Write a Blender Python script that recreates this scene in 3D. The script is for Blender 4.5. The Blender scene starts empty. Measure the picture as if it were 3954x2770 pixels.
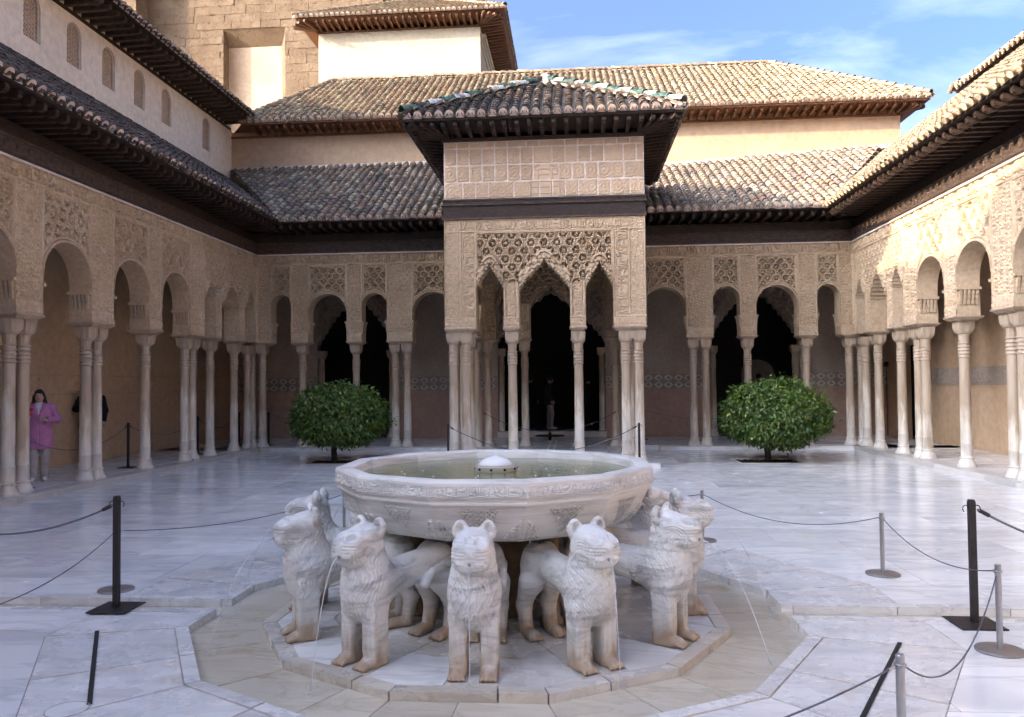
import bpy, math, random
import numpy as np
from mathutils import Vector, Matrix
random.seed(11)
rng = np.random.default_rng(11)
R_ = math.radians
scene = bpy.context.scene

# ------------------------------------------------------------------ camera
YAW, PITCH, ROLL, EYE = 0.07839, 0.03173, -0.01025, 1.740
cy, sy, cp, sp = math.cos(YAW), math.sin(YAW), math.cos(PITCH), math.sin(PITCH)
fwd = Vector((-sy * cp, cy * cp, sp)); right = Vector((cy, sy, 0)); up = right.cross(fwd)
r2 = right * math.cos(ROLL) + up * math.sin(ROLL)
u2 = up * math.cos(ROLL) - right * math.sin(ROLL)
cam_d = bpy.data.cameras.new('camera'); cam = bpy.data.objects.new('camera', cam_d)
scene.collection.objects.link(cam)
cam.matrix_world = Matrix(((r2.x, u2.x, -fwd.x, 0), (r2.y, u2.y, -fwd.y, 0), (r2.z, u2.z, -fwd.z, EYE), (0, 0, 0, 1)))
cam_d.sensor_width = 36; cam_d.lens = 36 * 3050 / 3954
cam_d.clip_start = 0.05; cam_d.clip_end = 2000
scene.camera = cam

# ------------------------------------------------------------------ sky, sun, exposure
SUN_EL = R_(21.0); SX, SY = -0.887, -0.461
world = bpy.data.worlds.new('World'); scene.world = world; world.use_nodes = True
wn, wl = world.node_tree.nodes, world.node_tree.links
for n in list(wn): wn.remove(n)
wo = wn.new('ShaderNodeOutputWorld'); bg = wn.new('ShaderNodeBackground')
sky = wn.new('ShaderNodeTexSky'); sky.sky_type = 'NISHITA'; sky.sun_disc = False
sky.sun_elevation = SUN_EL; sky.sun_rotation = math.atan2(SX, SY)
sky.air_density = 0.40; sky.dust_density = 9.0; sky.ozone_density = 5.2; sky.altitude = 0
# thin wind-drawn clouds all over the sky dome
tc = wn.new('ShaderNodeTexCoord'); mp = wn.new('ShaderNodeMapping')
mp.inputs['Rotation'].default_value = (0.3, 0.25, 0.6); mp.inputs['Scale'].default_value = (1.2, 2.6, 4.2)
nz = wn.new('ShaderNodeTexNoise'); nz.inputs['Scale'].default_value = 1.7; nz.inputs['Detail'].default_value = 8
nz.inputs['Roughness'].default_value = 0.56; nz.inputs['Distortion'].default_value = 0.5
cr = wn.new('ShaderNodeValToRGB'); cr.color_ramp.elements[0].position = 0.50; cr.color_ramp.elements[1].position = 0.74
cr.color_ramp.elements[0].color = (0, 0, 0, 1); cr.color_ramp.elements[1].color = (0.34, 0.34, 0.34, 1)
mixc = wn.new('ShaderNodeMix'); mixc.data_type = 'RGBA'
wl.new(tc.outputs['Generated'], mp.inputs['Vector']); wl.new(mp.outputs['Vector'], nz.inputs['Vector'])
wl.new(nz.outputs['Fac'], cr.inputs['Fac']); wl.new(cr.outputs['Color'], mixc.inputs['Factor'])
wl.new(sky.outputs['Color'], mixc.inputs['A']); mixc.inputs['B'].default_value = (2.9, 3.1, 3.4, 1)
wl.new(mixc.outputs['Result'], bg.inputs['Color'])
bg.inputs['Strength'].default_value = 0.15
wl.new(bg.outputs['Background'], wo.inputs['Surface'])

sun_d = bpy.data.lights.new('sun', 'SUN'); sun = bpy.data.objects.new('sun', sun_d); scene.collection.objects.link(sun)
S = Vector((SX * math.cos(SUN_EL), SY * math.cos(SUN_EL), math.sin(SUN_EL)))
sun.rotation_euler = S.to_track_quat('Z', 'Y').to_euler()
sun_d.energy = 2.0; sun_d.angle = R_(0.55); sun_d.color = (0.86, 0.70, 0.52)

vs = scene.view_settings
scene.display_settings.display_device = 'sRGB'
vs.view_transform = 'Standard'; vs.look = 'None'; vs.gamma = 1.0; vs.exposure = 2.6; vs.use_curve_mapping = False
scene.render.engine = 'CYCLES'
scene.cycles.use_denoising = True
scene.cycles.use_adaptive_sampling = True; scene.cycles.adaptive_threshold = 0.04; scene.cycles.adaptive_min_samples = 24
scene.cycles.max_bounces = 7; scene.cycles.diffuse_bounces = 3; scene.cycles.glossy_bounces = 3
scene.cycles.transmission_bounces = 4; scene.cycles.transparent_max_bounces = 6
scene.cycles.caustics_reflective = False; scene.cycles.caustics_refractive = False

# ------------------------------------------------------------------ object helpers
COL = scene.collection
WM = {}

def wmat(o): return WM.get(o.name, Matrix.Identity(4))

def setpar(o, parent, M=None):
    M = M or Matrix.Identity(4)
    if parent is not None:
        o.parent = parent
        o.matrix_parent_inverse = wmat(parent).inverted()
    o.matrix_basis = M
    WM[o.name] = M.copy()
    return o

def tag(o, label=None, cat=None, group=None, kind=None):
    if label: o['label'] = label
    if cat: o['category'] = cat
    if group: o['group'] = group
    if kind: o['kind'] = kind
    return o

def thing(name, loc, label, cat, group=None):
    o = bpy.data.objects.new(name, None); COL.objects.link(o); o.empty_display_size = 0.2
    setpar(o, None, Matrix.Translation(Vector(loc)))
    return tag(o, label, cat, group)

def mesh_np(name, V, F, mat=None, smooth=False, rnd=None, mats=None, midx=None):
    """V (n,3) ; F (m,4) array or list of index lists"""
    me = bpy.data.meshes.new(name)
    V = np.asarray(V, np.float32)
    if isinstance(F, np.ndarray):
        m, k = F.shape
        me.vertices.add(len(V)); me.vertices.foreach_set('co', V.ravel())
        me.loops.add(m * k); me.loops.foreach_set('vertex_index', F.astype(np.int32).ravel())
        me.polygons.add(m); me.polygons.foreach_set('loop_start', np.arange(0, m * k, k, dtype=np.int32))
        me.update(calc_edges=True)
    else:
        me.from_pydata([tuple(v) for v in V], [], F); me.update()
    if mats:
        for q in mats: me.materials.append(q)
        if midx is not None: me.polygons.foreach_set('material_index', np.asarray(midx, np.int32))
    elif mat: me.materials.append(mat)
    me.polygons.foreach_set('use_smooth', np.full(len(me.polygons), bool(smooth)))
    if rnd is not None:
        a = me.attributes.new('rnd', 'FLOAT', 'FACE'); a.data.foreach_set('value', np.asarray(rnd, np.float32))
    me.validate(); me.update()
    return me

def put(name, me, parent=None, M=None):
    o = bpy.data.objects.new(name, me); COL.objects.link(o)
    return setpar(o, parent, M)

class MB:
    """collects quads/polys into one mesh"""
    def __init__(s): s.V = []; s.F = []; s.r = []
    def add(s, V, F, r=0.0):
        b = len(s.V); s.V.extend([tuple(v) for v in V]); s.F.extend([[b + i for i in f] for f in F]); s.r.extend([r] * len(F)); return s
    def box(s, x0, x1, y0, y1, z0, z1, bev=0.0):
        if bev <= 0:
            V = [(x, y, z) for z in (z0, z1) for x, y in ((x0, y0), (x1, y0), (x1, y1), (x0, y1))]
            return s.add(V, [(3, 2, 1, 0), (4, 5, 6, 7), (0, 1, 5, 4), (1, 2, 6, 5), (2, 3, 7, 6), (3, 0, 4, 7)])
        c = bev
        def ring(i, z): return [(x0 + i, y0 + i, z), (x1 - i, y0 + i, z), (x1 - i, y1 - i, z), (x0 + i, y1 - i, z)]
        V = ring(c, z0) + ring(0, z0 + c) + ring(0, z1 - c) + ring(c, z1)
        F = [(3, 2, 1, 0), (12, 13, 14, 15)]
        for k in range(3):
            for j in range(4): F.append((k * 4 + j, k * 4 + (j + 1) % 4, k * 4 + 4 + (j + 1) % 4, k * 4 + 4 + j))
        return s.add(V, F)
    def lathe(s, prof, n=20, cx=0, cy=0, cap=True, poly_rot=0.0):
        V = []; F = []
        for r, z in prof:
            for k in range(n):
                a = 2 * math.pi * k / n + poly_rot; V.append((cx + r * math.cos(a), cy + r * math.sin(a), z))
        for i in range(len(prof) - 1):
            for k in range(n):
                F.append((i * n + k, i * n + (k + 1) % n, (i + 1) * n + (k + 1) % n, (i + 1) * n + k))
        if cap: F.append(tuple(range(n - 1, -1, -1))); F.append(tuple((len(prof) - 1) * n + k for k in range(n)))
        return s.add(V, F)
    def tube(s, pts, r, n=8, r_end=None, cap=True):
        pts = [Vector(p) for p in pts]; V = []; F = []; m = len(pts); last = None
        for i, p in enumerate(pts):
            t = (pts[min(i + 1, m - 1)] - pts[max(i - 1, 0)]).normalized()
            if last is None: a = t.orthogonal().normalized()
            else: a = (last - t * last.dot(t)).normalized()
            last = a; b = t.cross(a)
            rr = r if r_end is None else r + (r_end - r) * i / (m - 1)
            for k in range(n):
                q = 2 * math.pi * k / n; V.append(p + a * math.cos(q) * rr + b * math.sin(q) * rr)
        for i in range(m - 1):
            for k in range(n): F.append((i * n + k, i * n + (k + 1) % n, (i + 1) * n + (k + 1) % n, (i + 1) * n + k))
        if cap: F.append(tuple(range(n - 1, -1, -1))); F.append(tuple((m - 1) * n + k for k in range(n)))
        return s.add(V, F)
    def prism(s, poly, z0, z1):
        n = len(poly); V = [(x, y, z0) for x, y in poly] + [(x, y, z1) for x, y in poly]
        F = [tuple(range(n - 1, -1, -1)), tuple(range(n, 2 * n))] + [(i, (i + 1) % n, n + (i + 1) % n, n + i) for i in range(n)]
        return s.add(V, F)
    def mesh(s, name, mat, smooth=False, rnd=False):
        return mesh_np(name, s.V, s.F, mat, smooth, s.r if rnd else None)
    def obj(s, name, mat, parent=None, M=None, smooth=False):
        return put(name, s.mesh(name, mat, smooth), parent, M)

def autosmooth(me, ang=35):
    me.polygons.foreach_set('use_smooth', np.ones(len(me.polygons), bool))
    try: me.set_sharp_from_angle(angle=R_(ang))
    except Exception: pass
    return me

# ------------------------------------------------------------------ SDF tools
def surface_nets(f, lo, hi, h):
    lo = np.array(lo, np.float32); hi = np.array(hi, np.float32)
    n = np.ceil((hi - lo) / h).astype(int) + 1
    ax = [lo[i] + h * np.arange(n[i], dtype=np.float32) for i in range(3)]
    X, Y, Z = np.meshgrid(*ax, indexing='ij')
    v = f(X, Y, Z).astype(np.float32)
    s = v < 0
    c = tuple(k - 1 for k in n)
    acc = np.zeros(c + (3,), np.float32); cnt = np.zeros(c, np.int16)
    cor = [(i, j, k) for i in (0, 1) for j in (0, 1) for k in (0, 1)]
    def sl(a, o): return a[o[0]:o[0] + c[0], o[1]:o[1] + c[1], o[2]:o[2] + c[2]]
    for a in cor:
        for d in range(3):
            if a[d]: continue
            b = list(a); b[d] = 1; b = tuple(b)
            va, vb = sl(v, a), sl(v, b); m = (va < 0) != (vb < 0)
            I = np.nonzero(m)
            t = va[I] / (va[I] - vb[I])
            P = np.empty((len(t), 3), np.float32); P[:] = a; P[:, d] += t
            acc[I] += P; cnt[I] += 1
    m = cnt > 0; idx = np.full(c, -1, np.int64); I = np.nonzero(m); idx[I] = np.arange(len(I[0]))
    V = lo + h * (np.stack(I, 1).astype(np.float32) + acc[I] / cnt[I][:, None])
    Q = []
    for d in range(3):
        e1, e2 = [(1, 2), (2, 0), (0, 1)][d]
        sa = [slice(1, -1)] * 3; sb = [slice(1, -1)] * 3
        sa[d] = slice(0, -1); sb[d] = slice(1, None)
        A, B = s[tuple(sa)], s[tuple(sb)]
        J = np.nonzero(A != B); flip = A[J]
        base = np.stack(J, 1); 
        for k in range(3):
            if k != d: base[:, k] += 1
        def cell(o1, o2):
            q = base.copy(); q[:, e1] += o1; q[:, e2] += o2
            return idx[q[:, 0], q[:, 1], q[:, 2]]
        a, b, cc, dd = cell(-1, -1), cell(0, -1), cell(0, 0), cell(-1, 0)
        q = np.where(flip[:, None], np.stack([a, b, cc, dd], 1), np.stack([dd, cc, b, a], 1))
        Q.append(q)
    F = np.concatenate(Q); F = F[(F >= 0).all(1)]
    return V, F

def s_ell(X, Y, Z, c, r):
    a, b, d = (X - c[0]), (Y - c[1]), (Z - c[2])
    k0 = np.sqrt((a / r[0]) ** 2 + (b / r[1]) ** 2 + (d / r[2]) ** 2)
    k1 = np.sqrt((a / r[0] ** 2) ** 2 + (b / r[1] ** 2) ** 2 + (d / r[2] ** 2) ** 2) + 1e-9
    return k0 * (k0 - 1) / k1

def s_cap(X, Y, Z, a, b, ra, rb=None):
    rb = ra if rb is None else rb
    bx, by, bz = b[0] - a[0], b[1] - a[1], b[2] - a[2]
    px, py, pz = X - a[0], Y - a[1], Z - a[2]
    h = np.clip((px * bx + py * by + pz * bz) / (bx * bx + by * by + bz * bz + 1e-12), 0, 1)
    return np.sqrt((px - h * bx) ** 2 + (py - h * by) ** 2 + (pz - h * bz) ** 2) - (ra + (rb - ra) * h)

def s_box(X, Y, Z, c, hf, r):
    qx, qy, qz = np.abs(X - c[0]) - hf[0] + r, np.abs(Y - c[1]) - hf[1] + r, np.abs(Z - c[2]) - hf[2] + r
    return np.sqrt(np.maximum(qx, 0) ** 2 + np.maximum(qy, 0) ** 2 + np.maximum(qz, 0) ** 2) + np.minimum(np.maximum(qx, np.maximum(qy, qz)), 0) - r

def smin(a, b, k):
    h = np.clip(0.5 + 0.5 * (b - a) / k, 0, 1)
    return b + (a - b) * h - k * h * (1 - h)

def smax(a, b, k): return -smin(-a, -b, k)

def vnormals(V, F):
    n = np.zeros_like(V); fn = np.cross(V[F[:, 2]] - V[F[:, 0]], V[F[:, 3]] - V[F[:, 1]])
    for k in range(4): np.add.at(n, F[:, k], fn)
    return n / (np.linalg.norm(n, axis=1, keepdims=True) + 1e-9)
# ------------------------------------------------------------------ materials
class NT:
    def __init__(s, name):
        s.m = bpy.data.materials.new(name); s.m.use_nodes = True
        s.n, s.l = s.m.node_tree.nodes, s.m.node_tree.links
        s.b = s.n['Principled BSDF']
        s.pos = s.n.new('ShaderNodeNewGeometry').outputs['Position']
    def _in(s, sock, v):
        if hasattr(v, 'is_output'): s.l.new(v, sock)
        elif v is not None:
            if sock.type == 'RGBA' and len(v) == 3: v = (*v, 1)
            sock.default_value = v
    def math(s, op, a, b=None, c=None, clamp=False):
        n = s.n.new('ShaderNodeMath'); n.operation = op; n.use_clamp = clamp
        for i, v in enumerate((a, b, c)):
            if v is not None: s._in(n.inputs[i], v)
        return n.outputs[0]
    def mapping(s, vec, scale=(1, 1, 1), rot=(0, 0, 0), loc=(0, 0, 0)):
        n = s.n.new('ShaderNodeMapping'); s._in(n.inputs['Vector'], vec)
        n.inputs['Scale'].default_value = scale; n.inputs['Rotation'].default_value = rot; n.inputs['Location'].default_value = loc
        return n.outputs[0]
    def noise(s, scale, detail=4, rough=0.55, vec=None, dist=0.0):
        n = s.n.new('ShaderNodeTexNoise'); s._in(n.inputs['Vector'], vec if vec is not None else s.pos)
        n.inputs['Scale'].default_value = scale; n.inputs['Detail'].default_value = detail
        n.inputs['Roughness'].default_value = rough; n.inputs['Distortion'].default_value = dist
        return n.outputs['Fac']
    def voro(s, scale, vec=None, feature='F1', out='Distance'):
        n = s.n.new('ShaderNodeTexVoronoi'); n.feature = feature; s._in(n.inputs['Vector'], vec if vec is not None else s.pos)
        n.inputs['Scale'].default_value = scale; return n.outputs[out]
    def wave(s, scale, vec=None, dist=6, detail=3, dscale=1.0):
        n = s.n.new('ShaderNodeTexWave'); s._in(n.inputs['Vector'], vec if vec is not None else s.pos)
        n.inputs['Scale'].default_value = scale; n.inputs['Distortion'].default_value = dist
        n.inputs['Detail'].default_value = detail; n.inputs['Detail Scale'].default_value = dscale
        return n.outputs['Fac']
    def ramp(s, f, a, b, lo=0.0, hi=1.0):
        n = s.n.new('ShaderNodeMapRange'); n.interpolation_type = 'SMOOTHSTEP'; s._in(n.inputs['Value'], f)
        n.inputs['From Min'].default_value = a; n.inputs['From Max'].default_value = b
        n.inputs['To Min'].default_value = lo; n.inputs['To Max'].default_value = hi
        return n.outputs[0]
    def cramp(s, f, stops, const=False):
        n = s.n.new('ShaderNodeValToRGB'); s._in(n.inputs['Fac'], f)
        e = n.color_ramp.elements
        if const: n.color_ramp.interpolation = 'CONSTANT'
        while len(e) < len(stops): e.new(0.5)
        for q, (p, c) in zip(e, stops): q.position = p; q.color = (*c, 1)
        return n.outputs['Color']
    def mix(s, f, a, b, mode='MIX'):
        n = s.n.new('ShaderNodeMix'); n.data_type = 'RGBA'; n.blend_type = mode
        s._in(n.inputs['Factor'], f); s._in(n.inputs['A'], a); s._in(n.inputs['B'], b)
        return n.outputs['Result']
    def rnd(s): return s.n.new('ShaderNodeObjectInfo').outputs['Random']
    def attr(s, name):
        n = s.n.new('ShaderNodeAttribute'); n.attribute_name = name; return n.outputs['Fac']
    def val(s, col, v):
        n = s.n.new('ShaderNodeHueSaturation'); s._in(n.inputs['Color'], col); s._in(n.inputs['Value'], v); return n.outputs['Color']
    def bump(s, h, strength=0.5, dist=0.01, prev=None):
        n = s.n.new('ShaderNodeBump'); s._in(n.inputs['Height'], h); n.inputs['Strength'].default_value = strength
        n.inputs['Distance'].default_value = dist
        if prev is not None: s.l.new(prev, n.inputs['Normal'])
        return n.outputs['Normal']
    def done(s, col, rough=0.8, normal=None, spec=0.5, metal=0.0, **kw):
        s._in(s.b.inputs['Base Color'], col); s._in(s.b.inputs['Roughness'], rough)
        s.b.inputs['Specular IOR Level'].default_value = spec; s.b.inputs['Metallic'].default_value = metal
        if normal is not None: s.l.new(normal, s.b.inputs['Normal'])
        for k, v in kw.items(): s._in(s.b.inputs[k.replace('_', ' ')], v)
        return s.m
    def sepz(s):
        n = s.n.new('ShaderNodeSeparateXYZ'); s.l.new(s.pos, n.inputs[0]); return n.outputs['Z']

def m_plaster(name, c1, c2, stain, bump=0.25, scale=0.8, st=(0.60, 0.74), rough=0.9, fine=6):
    t = NT(name)
    c = t.mix(t.ramp(t.noise(scale, 6, 0.6), 0.35, 0.68), c1, c2)
    streak = t.noise(1.0, 5, 0.6, t.mapping(t.pos, (3.0, 3.0, 0.7)))
    c = t.mix(t.ramp(streak, st[0], st[1], 0, 0.6), c, stain)
    c = t.val(c, t.ramp(t.noise(fine, 6, 0.7), 0.25, 0.75, 0.86, 1.10))
    h = t.noise(26, 6, 0.65)
    return t.done(c, rough, t.bump(h, bump, 0.008, t.bump(t.noise(2.5, 4), 0.25, 0.03)), 0.25)

def m_stucco(name, c1, c2, white, scale=34, strength=0.9):
    t = NT(name)
    c = t.mix(t.ramp(t.noise(0.9, 5, 0.6), 0.3, 0.7), c1, c2)
    c = t.mix(t.ramp(t.noise(2.3, 6, 0.7), 0.56, 0.72, 0, 0.55), c, white)
    c = t.val(c, t.ramp(t.noise(14, 5, 0.7), 0.25, 0.75, 0.80, 1.14))
    w = t.noise(7, 2, 0.5)
    v = t.voro(scale, None, 'SMOOTH_F1')
    v2 = t.wave(scale * 0.42, t.mapping(t.pos, (1, 1, 1.1), (0.3, 0.5, 0.9)), 9, 2, 1.6)
    h = t.math('ADD', t.math('MULTIPLY', v, 1.0), t.math('MULTIPLY', v2, 0.6))
    nrm = t.bump(h, strength * 0.30, 0.010)
    return t.done(c, 0.92, nrm, 0.2)

def m_wood(name, c1, c2, rough=0.65):
    t = NT(name)
    c = t.mix(t.ramp(t.noise(9, 5, 0.65, t.mapping(t.pos, (1, 1, 3))), 0.3, 0.72), c1, c2)
    c = t.val(c, t.math('MULTIPLY_ADD', t.rnd(), 0.5, 0.75))
    return t.done(c, rough, t.bump(t.noise(40, 4, 0.6), 0.4, 0.006), 0.3)

def m_marble(name, white, vein, warm, rough=0.22, vs=1.0, warmamt=0.5, bump=0.02, rvar=0.10, spec=0.5, objvar=0.10):
    t = NT(name)
    r = t.rnd()
    off = t.math('MULTIPLY', r, 37.0)
    cmb = t.n.new('ShaderNodeCombineXYZ'); t.l.new(off, cmb.inputs['X']); t.l.new(off, cmb.inputs['Z'])
    va = t.n.new('ShaderNodeVectorMath'); va.operation = 'ADD'; t.l.new(t.pos, va.inputs[0]); t.l.new(cmb.outputs[0], va.inputs[1])
    p = va.outputs[0]
    ps = t.mapping(p, (0.5, 1.7, 1.2), (0, 0, 0.35))
    n1 = t.noise(1.5 * vs, 5, 0.55, ps, 0.5); n2 = t.noise(0.9 * vs, 4, 0.5, ps, 0.9)
    line1 = t.ramp(t.math('ABSOLUTE', t.math('SUBTRACT', n1, 0.5)), 0.035, 0.0); line2 = t.ramp(t.math('ABSOLUTE', t.math('SUBTRACT', n2, 0.47)), 0.018, 0.0)
    c = t.mix(t.math('MULTIPLY', t.ramp(n1, 0.46, 0.70), 0.55), white, vein)
    c = t.mix(t.math('MULTIPLY', line1, 0.40), c, vein); c = t.mix(t.math('MULTIPLY', line2, 0.45), c, vein)
    c = t.mix(t.ramp(t.noise(1.1 * vs, 6, 0.65, p), 0.55, 0.75, 0, warmamt), c, warm)
    c = t.val(c, t.math('MULTIPLY_ADD', r, 2 * objvar, 1.0 - 1.3 * objvar))
    rg = t.ramp(t.noise(3.5, 5, 0.6), 0.3, 0.75, rough - rvar * 0.6, rough + rvar)
    return t.done(c, rg, t.bump(t.noise(18, 4, 0.55), bump, 0.01), spec)

def m_tile(name, stops, lichen, lich=(0.56, 0.68), rough=0.9):
    t = NT(name)
    h = t.math('FRACT', t.math('ADD', t.math('MULTIPLY', t.rnd(), 7.13), t.attr('rnd')))
    c = t.cramp(h, stops, True)
    c = t.mix(t.ramp(t.noise(5, 6, 0.7), lich[0], lich[1], 0, 0.85), c, lichen)
    c = t.mix(t.ramp(t.noise(11, 4, 0.7), 0.58, 0.7, 0, 0.7), c, (0.34, 0.31, 0.24))
    c = t.val(c, t.ramp(t.noise(30, 4, 0.7), 0.25, 0.75, 0.75, 1.15))
    return t.done(c, rough, t.bump(t.noise(60, 4, 0.7), 0.5, 0.006), 0.2)

def m_flat(name, c, rough=0.6, metal=0.0, spec=0.5, var=0.08, scale=20, bump=0.1):
    t = NT(name)
    col = t.val(t.mix(0.0, c, c), t.ramp(t.noise(scale, 4, 0.6), 0.3, 0.7, 1 - var, 1 + var))
    return t.done(col, rough, t.bump(t.noise(scale * 3, 3), bump, 0.003) if bump else None, spec, metal)

M = {}
M['stucco'] = m_stucco('carved_stucco', (0.50, 0.358, 0.218), (0.58, 0.425, 0.272), (0.68, 0.56, 0.41))
M['stucco_fine'] = m_stucco('carved_stucco_interior', (0.42, 0.33, 0.25), (0.52, 0.42, 0.32), (0.60, 0.51, 0.41), 30, 0.9)
M['stucco_plain'] = m_plaster('pavilion_panel_stucco', (0.52, 0.365, 0.235), (0.58, 0.415, 0.275), (0.64, 0.50, 0.37), 0.6, 1.2)
def m_plate():
    t = NT('pressed_plaster_plate'); c = t.mix(t.ramp(t.noise(1.4, 5, .6), .3, .7), (0.51, 0.355, 0.225), (0.58, 0.415, 0.27))
    c = t.mix(t.ramp(t.noise(6, 5, .7), .58, .72, 0, .5), c, (0.66, 0.53, 0.40)); c = t.val(c, t.math('MULTIPLY_ADD', t.rnd(), .16, .92))
    return t.done(c, .9, t.bump(t.noise(50, 5, .65), .5, .006), .2)
M['plate'] = m_plate()
M['ochre'] = m_plaster('ochre_gallery_wall', (0.60, 0.40, 0.235), (0.65, 0.445, 0.275), (0.64, 0.49, 0.35), 0.15, 0.7)
M['rosedado'] = m_plaster('dusty_pink_dado', (0.47, 0.305, 0.225), (0.52, 0.345, 0.26), (0.56, 0.41, 0.33), 0.15, 0.7)
M['pinkwall'] = m_plaster('pale_pink_render', (0.80, 0.645, 0.46), (0.84, 0.69, 0.51), (0.66, 0.47, 0.33), 0.2, 0.5, (0.60, 0.70))
M['hallwall'] = m_plaster('warm_cream_render', (0.46, 0.31, 0.19), (0.505, 0.35, 0.22), (0.43, 0.265, 0.155), 0.2, 0.5, (0.58, 0.74))
M['towerwall'] = m_plaster('white_tower_render', (0.45, 0.37, 0.25), (0.48, 0.40, 0.275), (0.41, 0.32, 0.20), 0.15, 0.5)
M['mortar'] = m_plaster('roof_mortar', (0.55, 0.44, 0.33), (0.60, 0.50, 0.39), (0.45, 0.36, 0.27), 0.4, 4)
M['mortar_end'] = m_plaster('tile_end_mortar', (0.64, 0.47, 0.35), (0.70, 0.53, 0.41), (0.54, 0.41, 0.31), 0.3, 6)
M['star_dark'] = m_flat('dark_dado_tile', (0.33, 0.265, 0.21), 0.6, var=.15)
M['star_pale'] = m_flat('pale_dado_tile', (0.58, 0.51, 0.42), 0.6, var=.12)
M['mortar_pale'] = m_plaster('pale_fillet_plaster', (0.66, 0.54, 0.43), (0.72, 0.61, 0.50), (0.54, 0.42, 0.31), 0.3, 3)
M['wood'] = m_wood('dark_cedar', (0.022, 0.013, 0.009), (0.055, 0.033, 0.022))
M['wood_carved'] = m_wood('dark_carved_beam', (0.048, 0.031, 0.022), (0.11, 0.074, 0.054), 0.7)
M['wood_red'] = m_wood('red_brown_timber', (0.125, 0.058, 0.030), (0.19, 0.092, 0.048))
TS = [(0.0, (0.29, 0.20, 0.115)), (0.14, (0.23, 0.165, 0.10)), (0.30, (0.33, 0.235, 0.135)), (0.44, (0.19, 0.14, 0.09)), (0.58, (0.37, 0.285, 0.165)), (0.72, (0.25, 0.19, 0.115)), (0.86, (0.29, 0.17, 0.095)), (0.94, (0.40, 0.32, 0.195))]
M['tile'] = m_tile('aged_roof_tile', TS, (0.22, 0.185, 0.145))
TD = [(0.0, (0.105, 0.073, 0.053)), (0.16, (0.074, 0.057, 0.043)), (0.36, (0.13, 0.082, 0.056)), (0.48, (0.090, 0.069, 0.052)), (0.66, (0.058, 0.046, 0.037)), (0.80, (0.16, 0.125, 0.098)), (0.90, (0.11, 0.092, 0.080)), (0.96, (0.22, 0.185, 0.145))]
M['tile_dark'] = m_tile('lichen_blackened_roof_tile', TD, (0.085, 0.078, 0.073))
TM = [(0.0, (0.26, 0.185, 0.125)), (0.14, (0.19, 0.145, 0.11)), (0.30, (0.30, 0.215, 0.145)), (0.44, (0.16, 0.125, 0.098)), (0.58, (0.34, 0.27, 0.18)), (0.72, (0.22, 0.175, 0.13)), (0.84, (0.27, 0.165, 0.105)), (0.93, (0.38, 0.32, 0.22))]
M['tile_mid'] = m_tile('weathered_gallery_roof_tile', TM, (0.175, 0.14, 0.10))
M['pan'] = m_plaster('roof_pan_mortar', (0.30, 0.24, 0.18), (0.37, 0.30, 0.23), (0.20, 0.16, 0.13), 0.5, 5)
M['glaze_green'] = m_flat('green_glazed_tile', (0.045, 0.085, 0.055), 0.35, var=0.6, scale=9)
M['glaze_white'] = m_flat('worn_white_glazed_tile', (0.42, 0.40, 0.35), 0.4, var=0.5, scale=9)
M['floor'] = m_marble('court_marble', (0.875, 0.85, 0.80), (0.54, 0.53, 0.52), (0.73, 0.65, 0.53), 0.20, 0.8, 0.40, 0.012, 0.08, 0.5, 0.10)
M['floor_old'] = m_marble('worn_fountain_marble', (0.74, 0.705, 0.655), (0.48, 0.455, 0.43), (0.56, 0.43, 0.29), 0.26, 2.2, 0.7, 0.05, 0.1, 0.5, 0.08)
M['step'] = m_marble('step_marble', (0.62, 0.57, 0.50), (0.50, 0.47, 0.43), (0.56, 0.46, 0.34), 0.35, 1.6, 0.6, 0.04, 0.1, 0.5, 0.12)
M['plat'] = m_marble('stained_platform_marble', (0.66, 0.61, 0.54), (0.47, 0.43, 0.37), (0.44, 0.31, 0.18), 0.24, 2.6, 0.85, 0.05, 0.1, 0.5, 0.10)
M['kerb'] = m_marble('stained_kerb_marble', (0.64, 0.57, 0.47), (0.42, 0.36, 0.28), (0.34, 0.235, 0.13), 0.32, 4.0, 0.9, 0.10, 0.1, 0.5, 0.15)
M['grout'] = m_flat('floor_grout', (0.40, 0.33, 0.27), 0.9)
M['wet'] = m_marble('wet_channel_marble', (0.72, 0.645, 0.53), (0.50, 0.415, 0.31), (0.46, 0.31, 0.15), 0.16, 1.5, 0.85, 0.08, 0.06, 0.6, 0.05)
M['column'] = None
M['slot'] = m_flat('drain_slot', (0.016, 0.012, 0.010), 0.9)
M['dark_metal'] = m_flat('dark_brown_iron', (0.028, 0.022, 0.020), 0.5, 0.3, var=0.2)
M['steel'] = m_flat('brushed_steel', (0.42, 0.41, 0.40), 0.38, 1.0, var=0.05)
M['steel_base'] = m_flat('steel_base_plate', (0.36, 0.32, 0.29), 0.45, 0.8, var=0.05)
M['rope'] = m_flat('grey_barrier_rope', (0.14, 0.13, 0.14), 0.8, var=0.2, scale=80)
M['cable'] = m_flat('thin_barrier_cable', (0.10, 0.10, 0.12), 0.6, var=0.2)
M['soil'] = m_flat('dark_soil', (0.035, 0.024, 0.016), 0.95, var=0.5, scale=25, bump=0.8)
M['bark'] = m_flat('dark_bark', (0.04, 0.030, 0.022), 0.9, var=0.4, scale=30, bump=0.6)
M['black'] = m_flat('dark_interior', (0.05, 0.042, 0.036), 0.9)

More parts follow.
